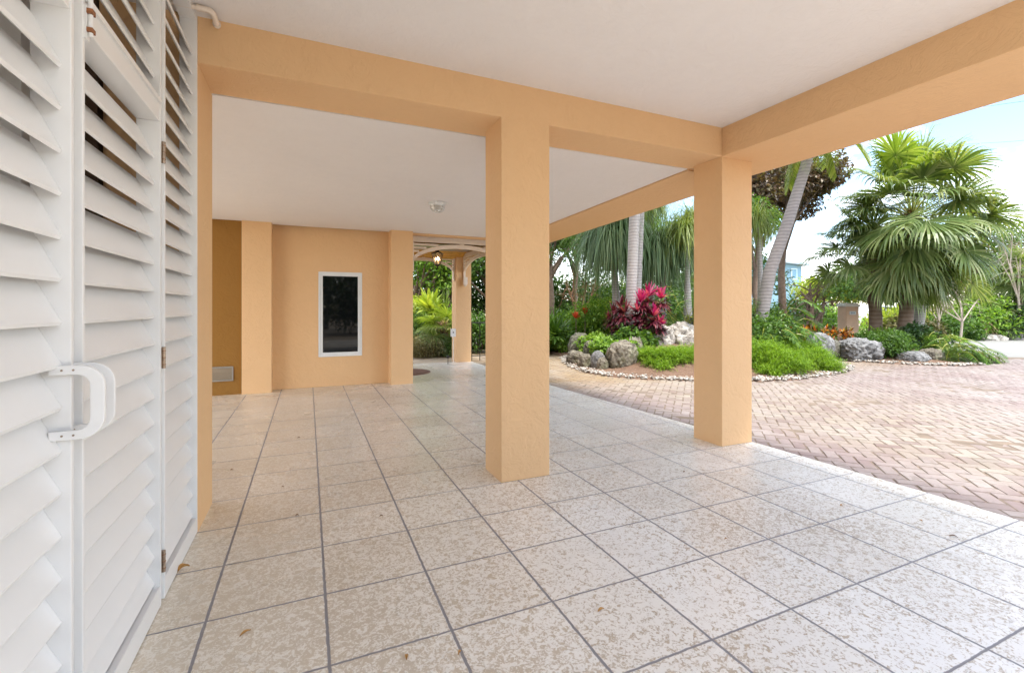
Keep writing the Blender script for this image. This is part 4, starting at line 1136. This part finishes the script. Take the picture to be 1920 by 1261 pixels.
bare('bare_tree', 'gnarled broken tree trunk behind the croton row', G0(1512,14.5), [at(1532,555,14.5), at(1545,562,14.6), at(1500,545,14.6), at(1520,530,14.8)], .16, BG, M['bark'])
bare('bare_tree', 'pale bare branches right of the fan palms', G0(1800,17.5,-.02), [at(1812,530,17.5), at(1790,545,17.2), at(1835,560,17.6), at(1770,560,17.6), at(1750,545,18)], .045, BG)
bare('bare_tree', 'tangle of grey twigs at the right edge behind the palm crown', G0(1915,19,-.02), [at(1900,420,19), at(1880,450,19), at(1925,440,19.4), at(1870,480,19), at(1905,480,18.8)], .05, BG)
bare('bare_tree', 'sparse dry branches below the right side of the palm crown', G0(1760,18.5,-.02), [at(1760,540,18.5), at(1730,550,18.4), at(1790,560,18.6), at(1740,575,18.7)], .04, BG)

HG = 'hedges and bushes at the back of the garden'
for i, (px, d, sx, sz, m, lab) in enumerate([
    (1500,17.5,2.4,1.8,'mid','round bush behind the croton row'),
    (1555,19.0,2.4,1.5,'bright','light green bush beyond the broken tree trunk'),
    (1690,20.5,3.2,1.5,'yellowg','yellow green bush seen between the palm trunks'),
    (1745,21.0,3.0,1.6,'olive','dry olive bush right of the palm trunks'),
    (1805,21.0,3.0,1.9,'olive','dry brownish bush behind the pale bare branches'),
    (1870,20.6,3.4,2.9,'mid','large green bush above the boulders across the road'),
    (1720,19.4,2.6,1.1,'olive','low dry bush behind the right fan palm trunk'),
    (1775,19.2,2.6,1.2,'mid','low green bush right of the fan palms near the road'),
    (1835,19.8,2.6,1.9,'bright','light green bush above the tan boulder'),
    (1895,19.6,2.6,1.6,'dark','low dark bush directly above the wide boulder'),
    (1925,20.6,3.0,2.3,'dark','dark bush at the right edge above the boulders'),
    (1990,20.4,3.4,3.2,'mid','tall green bush just beyond the right edge'),
    (2090,20.4,3.4,3.0,'mid','second tall green bush beyond the right edge')]):
    shrub('bush', lab, G0(px, d, -.02), (sx, 2.0, sz), G[m], .15, .07, 4200, 22, HG)
# small palms across the road
def low_fan(label, px, py, d, n, Rl, pet):
    fan_palm('low_fan_palm', label, G0(px, d, -.02), at(px, py, d), n, Rl, .12, pet=pet, new=3, group='small fan palms across the road', zspread=(-.3, 1.0))
low_fan('small fan palm across the road at the right edge', 1912, 520, 19.6, 22, .95, .8)
low_fan('low fan palm above the dead brown fronds', 1850, 590, 19.8, 18, .8, .7)
q = MB(); c = at(1836, 598, 19.4); rosette(q, c, 160, 1.0, .05, (-1.3, .1), .25); tag(q.build('dead_palm_fronds', G['dryf'], origin=c), 'brown dead palm fronds hanging above the tan boulder', 'palm fronds')

# background trees behind everything
TGR = 'trees around the garden'
rows = [
 (1030,17,1.9,2.2,1.7,455,'mid',.11,.06,8000,'dense fine leaved tree just right of the centre column'),
 (1085,18.5,1.9,1.8,1.5,432,'dark',.12,.07,6000,'dark tree behind the left side of the ponytail palm'),
 (1120,24,3.0,2.6,3.0,420,'bright',.22,.13,6500,'bright green tree top behind the shaggy ponytail palm'),
 (1200,27,3.4,2.8,2.6,470,'mid',.22,.11,6000,'green tree far behind the twin trunks'),
 (1290,28,3.0,2.8,2.2,500,'mid',.22,.11,5000,'low green tree behind the right column'),
 (1375,30,3.0,2.8,2.2,515,'dark',.24,.12,4500,'dark tree beyond the forked tree'),
 (1560,34,2.6,2.6,1.4,548,'yellowg',.25,.12,3500,'low yellow green tree beside the blue house'),
 (1640,32,4.0,3.0,1.9,535,'mid',.25,.12,6000,'green tree behind the mailbox pillar'),
 (1760,32,4.5,3.0,2.0,535,'olive',.25,.12,5000,'greyish tree behind the palm crown'),
 (1850,30,4.0,3.0,2.6,500,'olive',.25,.10,5000,'olive tree at the right behind the twigs'),
 (1935,28,3.6,3.0,3.0,500,'mid',.25,.12,5500,'leafy green tree at the right edge'),
 (2120,28,5.0,3.0,3.6,480,'mid',.25,.12,5000,'leafy green tree beyond the right edge'),
 (780,17,2.4,2.0,1.9,500,'bright',.14,.08,7500,'light green tree seen through the porch'),
 (850,18.5,2.2,2.0,2.3,480,'mid',.14,.08,6500,'green tree behind the porch column'),
 (915,18,2.2,2.0,2.4,480,'mid',.14,.08,4000,'green tree behind the centre column'),
 (960,22,3.0,2.0,3.0,470,'dark',.18,.10,4500,'dark tree behind the centre column'),
 (820,24,4.0,3.0,3.4,460,'dark',.22,.12,5000,'dark tall tree far behind the porch'),
]
for (px, d, rx, ry, rz, py, m, L, W, nl, lab) in rows:
    tree('broadleaf_tree', lab, 'tree', G0(px, d, -.02), at(px, py, d), (rx, ry, rz), G[m], L, W, nl, 30, .13, group=TGR, cr=.34)
# bare reddish stems under the fine leaved tree
bare('multi_stemmed_shrub', 'reddish branching stems under the fine leaved tree', G0(1092,15.5,-.02), [at(1075,515,15.5), at(1100,505,15.5), at(1118,520,15.6), at(1060,530,15.4)], .09, BG, M['fibre'])
for (px, d, sx, sz, m, lab, L) in [
    (1120,13.8,1.5,1.55,'bright','rounded green shrub left of the maroon cordyline',.10),
    (1090,14.5,1.6,1.2,'bright','leafy shrub behind the red bromeliads',.10),
    (1150,15.8,2.0,1.9,'yellowg','yellow green bush behind the ponytail trunk',.12),
    (1060,16.5,2.0,1.7,'mid','dark shrub behind the strap leaved plant',.10),
    (1052,13.6,1.6,.52,'bright','low light green hedge right of the centre column',.08),
    (1010,13.6,1.6,.52,'bright','low light green hedge behind the centre column',.08),
    (1200,15.6,2.4,2.4,'dark','dark bush behind the twin trunks',.13),
    (1255,15.8,2.2,2.3,'mid','tall green bush behind the pink cordyline',.13),
    (1320,15.6,2.4,2.4,'mid','tall green bush hidden behind the right column',.13),
    (1400,15.8,2.0,1.9,'dark','dark bush right behind the right column',.13),
    (1035,21,3.6,3.9,'mid','tall dark bush at the back right of the centre column',.17),
    (1090,20,3.4,3.4,'mid','tall bush filling the back under the fine leaved tree',.16),
    (1140,21,3.4,3.9,'mid','tall dark bush far behind the maroon cordyline',.17),
    (1180,22,3.4,3.6,'bright','tall light bush far behind the ponytail trunk',.18),
    (1235,21,3.4,4.0,'dark','tall dark bush far behind the pink cordyline',.17),
    (1290,22,3.6,4.0,'mid','tall bush far behind the yellow green ponytail palm',.18),
    (1450,16.5,2.2,1.7,'mid','green bush under the forked tree',.12)]:
    shrub('shrub', lab, G0(px, d, None), (sx, 1.4, sz), G[m], L, L*.5, 3600, 18, HG)
# strap-leaved plant near the centre column
q = MB(); c = G0(1043, 13.0, .0); c.z = .5
rosette(q, c, 46, .95, .075, (.0, 1.45), .10); rosette(q, c+Vector((.35,.1,-.1)), 34, .8, .06, (.0, 1.4), .12); rosette(q, c+Vector((-.3,.1,.1)), 34, .9, .07, (.0, 1.4), .12)
tag(q.build('strap_leaved_plant', G['mid'], origin=(c.x, c.y, 0)), 'dark green strap leaved plant right of the centre column', 'plant', 'strap leaved plants')
for (px, py, d, lab) in [(1080,592,13.2,'left red bromeliad flower on a dark stem'), (1097,583,13.3,'right coral red bromeliad flower')]:
    p = at(px, py, d); g0 = G0(px, d, 0.0); root = empty('bromeliad', g0, lab, 'flower', 'red bromeliads'); q = MB(); rosette(q, p-Vector((0,0,.08)), 26, .24, .045, (.5, 1.5), .03); q.build('flower', G['red'], root)
    q = MB(); q.tube([g0, p-Vector((0,0,.08))], [.02,.012], 6); q.build('stem', M['bark'], root)
    q = MB(); rosette(q, g0+Vector((0,0,.25)), 18, .5, .06, (.2, 1.2), .12); q.build('leaves', G['mid'], root)
# picket fence glimpse
q = MB()
fA = at(1070, 600, 14.6); fB = at(1160, 600, 14.9); fA.z = fB.z = 0
for k in range(14):
    p = fA.lerp(fB, k/13); q.box((p.x-.03, p.y-.01, -.03), (p.x+.03, p.y+.01, .95)); q.add([(p.x-.03,p.y-.01,.95),(p.x+.03,p.y-.01,.95),(p.x,p.y-.01,1.0)], [(0,1,2)])
for z_ in (.3, .8):
    q.hexa([(fA.x,fA.y+.012,z_),(fB.x,fB.y+.012,z_),(fB.x,fB.y+.03,z_),(fA.x,fA.y+.03,z_),(fA.x,fA.y+.012,z_+.06),(fB.x,fB.y+.012,z_+.06),(fB.x,fB.y+.03,z_+.06),(fA.x,fA.y+.03,z_+.06)])
tag(q.build('picket_fence', M['white']), 'white picket fence glimpsed behind the red bromeliads', 'fence')

# planting seen through the porch
PGp = 'planting behind the porch'
for (px, d, sx, sz, m, lab, L) in [
    (800,12.6,1.4,.62,'olive','low dull green hedge at the porch edge',.07),(770,12.8,1.4,.6,'olive','low dull green hedge hidden left of the porch view',.07),(845,12.8,1.2,.55,'mid','low green hedge beside the porch column',.07),
    (790,14.2,1.6,1.5,'mid','dense green bush behind the porch hedge',.09),(835,15.0,1.6,1.6,'bright','bright bush behind the fan leaved plant',.12),(780,15.6,1.8,2.1,'yellowg','yellow green bush behind the porch',.14),
    (900,13.6,1.2,1.5,'mid','bush behind the iron railing',.10),
    (770,19,3.2,4.2,'mid','tall bush at the left of the view through the porch',.16),(830,20,3.4,4.4,'dark','tall dark bush behind the young fan palm',.16),
    (895,19.5,3.2,4.4,'mid','tall bush behind the porch column',.16),(955,20,3.4,4.2,'dark','tall dark bush behind the centre column',.16)]:
    shrub('shrub', lab, G0(px, d, -.02), (sx, 1.2, sz), G[m], L, L*.5, 3200, 18, PGp)
fan_palm('young_fan_palm', 'bright young fan palm seen through the porch arch', G0(832, 13.0, -.02), at(832,612,13.0), 18, .62, .05, pet=.5, new=12, group=PGp, zspread=(-.4, 1.0))
q = MB(); c = at(815, 590, 13.8)
for k in range(5): rosette(q, c+Vector((random.uniform(-.5,.5), random.uniform(-.3,.3), random.uniform(-.25,.25))), 16, .75, .12, (.1, 1.4), .12)
q.tube([(c.x, c.y, -.02), c-Vector((0,0,.1))], [.03,.02], 6)
tag(q.build('broad_leaved_plant', G['yellowg'], origin=(c.x, c.y, 0)), 'yellow green broad leaved plant behind the young fan palm', 'plant', PGp)
# spike light
p = G0(840, 10.75, 0); q = MB(); q.tube([p-Vector((0,0,.02)), p+Vector((0,0,.14))], .008, 6); q.lathe([(0,0),(.03,.01),(.035,.05),(.02,.07),(0,.07)], (p.x, p.y, p.z+.13), 12)
tag(q.build('garden_spotlight', M['black']), 'small black garden spotlight beside the porch column', 'light')

# ================================================================== far things
# mailbox pillar
p = G0(1590, 14.9, -.02); root = empty('mailbox_pillar', p, 'tan stucco mailbox pillar with white cap beyond the croton row', 'mailbox')
zt = H+.9*14.9/F*9
w2 = .20; rot = Matrix.Rotation(-TH, 3, 'Z')
q = MB(); q.obox((p.x, p.y, .66), (w2*2, w2*2, 1.36), rot); q.build('pillar', simple('tan_pillar_stucco', (.70,.50,.37), .8, bump=.4), root, bevel=.01)
q = MB(); q.obox((p.x, p.y, 1.375), (w2*2+.06, w2*2+.06, .07), rot); q.obox((p.x, p.y, 1.43), (w2*2-.02, w2*2-.02, .045), rot); q.build('cap', M['white'], root, bevel=.012)
fx, fy = -SN, -CS
q = MB(); q.obox((p.x+fx*(w2+.008), p.y+fy*(w2+.008), 1.14), (.20, .012, .11), rot); pl = q.build('number_plate', simple('pale_plate', (.62,.68,.74), .4), root)
q = MB(); rv = Vector((CS, -SN, 0))
for k in (-1, 0, 1):
    q.obox((p.x+fx*(w2+.0165)+rv.x*k*.045, p.y+fy*(w2+.0165)+rv.y*k*.045, 1.14), (.022, .004, .05), rot)
q.build('numeral', simple('grey_numeral', (.25,.30,.36), .5), pl)

# blue house
D0 = 46
hc = at(1470, 520, D0); root = empty('blue_house', (hc.x, hc.y, 0), 'pale blue two storey house beyond the leaning palm', 'house')
def hpt(r_, d, z): x, y = rd(r_, d); return (x, y, z)
def hbox(r0, r1, d0, d1, z0, z1, slope=0):
    return [hpt(r0,d0,z0),hpt(r1,d0,z0),hpt(r1,d1,z0),hpt(r0,d1,z0),hpt(r0,d0,z1+slope),hpt(r1,d0,z1),hpt(r1,d1,z1),hpt(r0,d1,z1+slope)]
k = D0/F
r0, r1 = (1425-960)*k, (1503-960)*k
ztop = H+(577-498)*k
q = MB(); q.hexa(hbox(r0, r1, D0, D0+8, -.05, ztop, .55)); q.build('wall', simple('pale_blue_siding', (.22,.37,.46), .7, var=.04), root)
q = MB(); q.hexa([hpt(r0-.6,D0-.6,ztop+.60),hpt(r1+.6,D0-.6,ztop-.02),hpt(r1+.6,D0+8.6,ztop-.02),hpt(r0-.6,D0+8.6,ztop+.60),hpt(r0-.6,D0-.6,ztop+.78),hpt(r1+.6,D0-.6,ztop+.16),hpt(r1+.6,D0+8.6,ztop+.16),hpt(r0-.6,D0+8.6,ztop+.78)])
q.build('roof', simple('pale_roof_trim', (.40,.50,.55), .6), root)
wx = (1483-960)*k; q = MB(); q.hexa(hbox(wx, wx+.6, D0-.06, D0-.01, H+(577-524)*k, H+(577-503)*k)); wo = q.build('window', simple('blue_white_trim', (.62,.76,.84), .5), root)
q = MB(); q.hexa(hbox(wx+.10, wx+.5, D0-.09, D0-.065, H+(577-522)*k, H+(577-505)*k)); q.build('pane', simple('blue_pane', (.20,.36,.46), .2), wo)
q = MB(); q.hexa(hbox((1488-960)*k, (1520-960)*k, D0-3, D0-.2, -.05, H+(577-540)*k)); q.build('annex', simple('white_siding', (.42,.48,.52), .7), root)

# parked white car beyond
cp = G0(1645, 30, -.012); car = empty('parked_car', cp, 'white parked car half hidden by the fan palm trunk', 'car')
rv = Vector((CS, -SN, 0)); fv = Vector((SN, CS, 0))
prof = [(-2.1,.35),(-2.15,.75),(-1.9,.92),(-1.35,1.0),(-.75,1.42),(.55,1.45),(1.3,1.02),(2.05,.95),(2.15,.6),(2.1,.35)]
def carpt(u, v, z): p_ = cp+rv*u+fv*v; return (p_.x, p_.y, z)
q = MB(); n = len(prof)
V = [carpt(u, (-.85 if z < 1.05 else -.68), z) for u, z in prof]+[carpt(u, (.85 if z < 1.05 else .68), z) for u, z in prof]
q.add(V, [(i, i+1, n+i+1, n+i) for i in range(n-1)]+[(n-1, 0, n, 2*n-1)]); q.add(V, [tuple(range(n))[::-1]]); q.add(V, [tuple(range(n, 2*n))])
q.build('body', simple('white_car_paint', (.75,.78,.80), .2), car)
q = MB()
for (u0, u1, a_, c_) in ((-1.15,-.1,.72,.66),(-.05,.95,.66,.72)):
    q.add([carpt(u0,-.865,1.03), carpt(u1,-.865,1.03), carpt(min(u1,.62),-.70,1.38), carpt(max(u0,-.72),-.70,1.38)], [(0,1,2,3)])
q.build('window', M['glassdark'], car)
for u in (-1.35, 1.35):
    for sgn in (-1, 1):
        q = MB(); c1 = cp+rv*u+fv*(sgn*.80); T_ = Matrix.Rotation(-TH, 3, 'Z') @ Matrix.Rotation(PI/2, 3, 'X')
        q.lathe([(0,-.1),(.20,-.1),(.31,-.09),(.33,0),(.31,.09),(.20,.1),(0,.1)], (c1.x, c1.y, .32), 20, tilt=T_); w_ = q.build('wheel', M['black'], car, smooth=True)
# power lines
wires = [((1740,205,24),(1930,178,20)), ((1830,262,26),(1940,252,22)), ((1400,455,40),(1560,462,40)), ((1780,376,30),(1940,362,24)), ((1780,384,30),(1940,375,24))]
labs = ['highest thin power line crossing the blue sky', 'second thin power line just right of the palm top', 'faint wire behind the leaning palm trunk', 'upper one of the thick power lines right of the palm', 'lower one of the thick power lines right of the palm']
for (a, c), lb in zip(wires, labs):
    A = at(*a); B = at(*c); dr = (B-A); A2 = A-dr*1.2; B2 = B+dr*1.5; q = MB()
    q.tube([A2.lerp(B2, t/12)-Vector((0,0,.25*math.sin(PI*t/12))) for t in range(13)], .012 if 'thin' not in lb and 'faint' not in lb else .007, 5)
    tag(q.build('power_line', M['black']), lb, 'power line', 'overhead power lines')
# trees beyond and behind the viewer so that reflections and bounced light are those of a garden
for (x, y, rx, rz, z, m, lab) in [(-6,-13,3.5,2.6,4,'dark','tree in the garden behind the camera, left'),(1,-15,3.5,2.6,4,'mid','tree in the garden behind the camera, middle'),(9,-14,3.5,2.6,4,'dark','tree in the garden behind the camera, right')]:
    tree('broadleaf_tree', lab, 'tree', (x, y, -.02), (x, y, z), (rx, 2.5, rz), G[m], .25, .13, 3500, 24, .15, group=TGR)

for i, (x, y, lab) in enumerate([(-5,-9,'bush added out of view to darken the window reflection, leftmost'),(-1.5,-9.3,'bush added out of view to darken the window reflection, second'),(2,-9,'bush added out of view to darken the window reflection, third'),(5.5,-9.4,'bush added out of view to darken the window reflection, fourth'),(9,-9.2,'bush added out of view to darken the window reflection, rightmost')]):  # unseen bushes added so the rear window pane reflects dark foliage
    shrub('bush', lab, (x, y, -.02), (4.2, 2.2, 4.4), G['dark'], .22, .12, 3600, 20, HG)
# fallen leaves and twigs on the floor
fl = [(460,1186,.045,.6,'yellow brown fallen leaf alone on the near left tile'),(343,1068,.075,.9,'curled dry leaf husk against the foot of the shutters'),(715,967,.022,0,'tiny dark leaf scrap on the tile in front of the centre column'),
      (557,966,.022,.3,'small dark scrap on the grout line left of the centre column'),(762,1231,.03,1.4,'thin tan twig near the bottom edge of the photo'),(1127,1143,.04,.2,'thin pale twig in the middle of the floor'),
      (1283,884,.035,.5,'dark brown leaf bit left of the right column foot'),(1578,947,.035,.2,'orange leaf bit on the bright right tiles'),(1727,976,.022,1,'tiny green scrap on the bright right tiles'),(1788,1005,.035,2,'short dark twig on the right tiles'),
      (862,1223,.025,.8,'reddish leaf scrap at the bottom near the grout crossing'),(530,912,.024,2,'tiny dark leaf behind the front beam'),(435,880,.03,1,'thin dark twig on the floor of the rear bay'),(560,820,.03,.5,'dark speck of leaf in the rear bay'),(1361,1010,.02,0,'tiny brown speck on the floor by the right')]
for px, py, L, a, lb in fl:
    p = gnd(px, py, .002); q = MB(); n = 8; V = []
    for i in range(n+1):
        t = i/n; w = math.sin(PI*t)*L*.17+.0008; cz = .004+.010*math.sin(PI*t)*(1.6 if L > .06 else .5)
        for s_ in (-1, 0, 1):
            u = (t-.5)*L; v = s_*w; V.append((p.x+u*math.cos(a)-v*math.sin(a), p.y+u*math.sin(a)+v*math.cos(a), cz-(0 if s_ else .003)*1+(abs(s_)*(.012 if L > .06 else .002)*math.sin(PI*t))))
    q.add(V, [(3*i+j, 3*i+3+j, 3*i+4+j, 3*i+1+j) for i in range(n) for j in (0, 1)])
    tag(q.build('fallen_leaf', G['dead'] if 'dark' not in lb else M['fibre'], origin=(p.x, p.y, 0)), lb, 'leaf', 'fallen leaves on the floor')

# ================================================================== sky, sun, camera
SUN_EL, SUN_AZ = R(65), R(168)      # azimuth clockwise from +Y
w = bpy.data.worlds.new('World'); sc.world = w; w.use_nodes = True; nt = w.node_tree; bg = nt.nodes['Background']
sky = nt.nodes.new('ShaderNodeTexSky'); sky.sky_type = 'NISHITA'; sky.sun_disc = False; sky.sun_elevation = SUN_EL; sky.sun_rotation = SUN_AZ
sky.air_density = 1.0; sky.dust_density = .3; sky.ozone_density = 1.0
tc = nt.nodes.new('ShaderNodeTexCoord'); mp = nt.nodes.new('ShaderNodeMapping'); mp.inputs['Scale'].default_value = (1, 1, 2.6)
nt.links.new(tc.outputs['Generated'], mp.inputs[0])
nz = nt.nodes.new('ShaderNodeTexNoise'); nz.inputs['Scale'].default_value = 2.3; nz.inputs['Detail'].default_value = 7; nz.inputs['Roughness'].default_value = .6; nt.links.new(mp.outputs[0], nz.inputs['Vector'])
rm = nt.nodes.new('ShaderNodeValToRGB'); rm.color_ramp.elements[0].position = .46; rm.color_ramp.elements[1].position = .68; nt.links.new(nz.outputs['Fac'], rm.inputs[0])
mx = nt.nodes.new('ShaderNodeMix'); mx.data_type = 'RGBA'; nt.links.new(rm.outputs[0], mx.inputs[0]); nt.links.new(sky.outputs[0], mx.inputs[6]); mx.inputs[7].default_value = (17.2, 17.0, 16.8, 1)
nt.links.new(mx.outputs[2], bg.inputs[0]); bg.inputs[1].default_value = .078
sl = bpy.data.lights.new('sun', 'SUN'); sl.energy = 1.3; sl.angle = R(14); sl.color = (1, .95, .87)
so = bpy.data.objects.new('sun', sl); COL.objects.link(so)
sd = Vector((math.sin(SUN_AZ)*math.cos(SUN_EL), math.cos(SUN_AZ)*math.cos(SUN_EL), math.sin(SUN_EL)))
so.rotation_euler = sd.to_track_quat('Z', 'Y').to_euler(); so.location = (0, 0, 30)
cam = bpy.data.cameras.new('camera'); co = bpy.data.objects.new('camera', cam); COL.objects.link(co)
co.location = (0, 0, H); co.rotation_euler = (PI/2, 0, -TH)
cam.sensor_width = 36; cam.lens = F/1920*36; cam.shift_y = -53.5/1920; cam.clip_end = 1500; cam.clip_start = .02
sc.camera = co
sc.view_settings.view_transform = 'Standard'; sc.view_settings.look = 'None'; sc.view_settings.gamma = 1
sc.view_settings.exposure = 2.42
sc.cycles.max_bounces = 7; sc.cycles.diffuse_bounces = 4; sc.cycles.glossy_bounces = 3; sc.cycles.transmission_bounces = 4; sc.cycles.transparent_max_bounces = 6
sc.cycles.caustics_reflective = False; sc.cycles.caustics_refractive = False
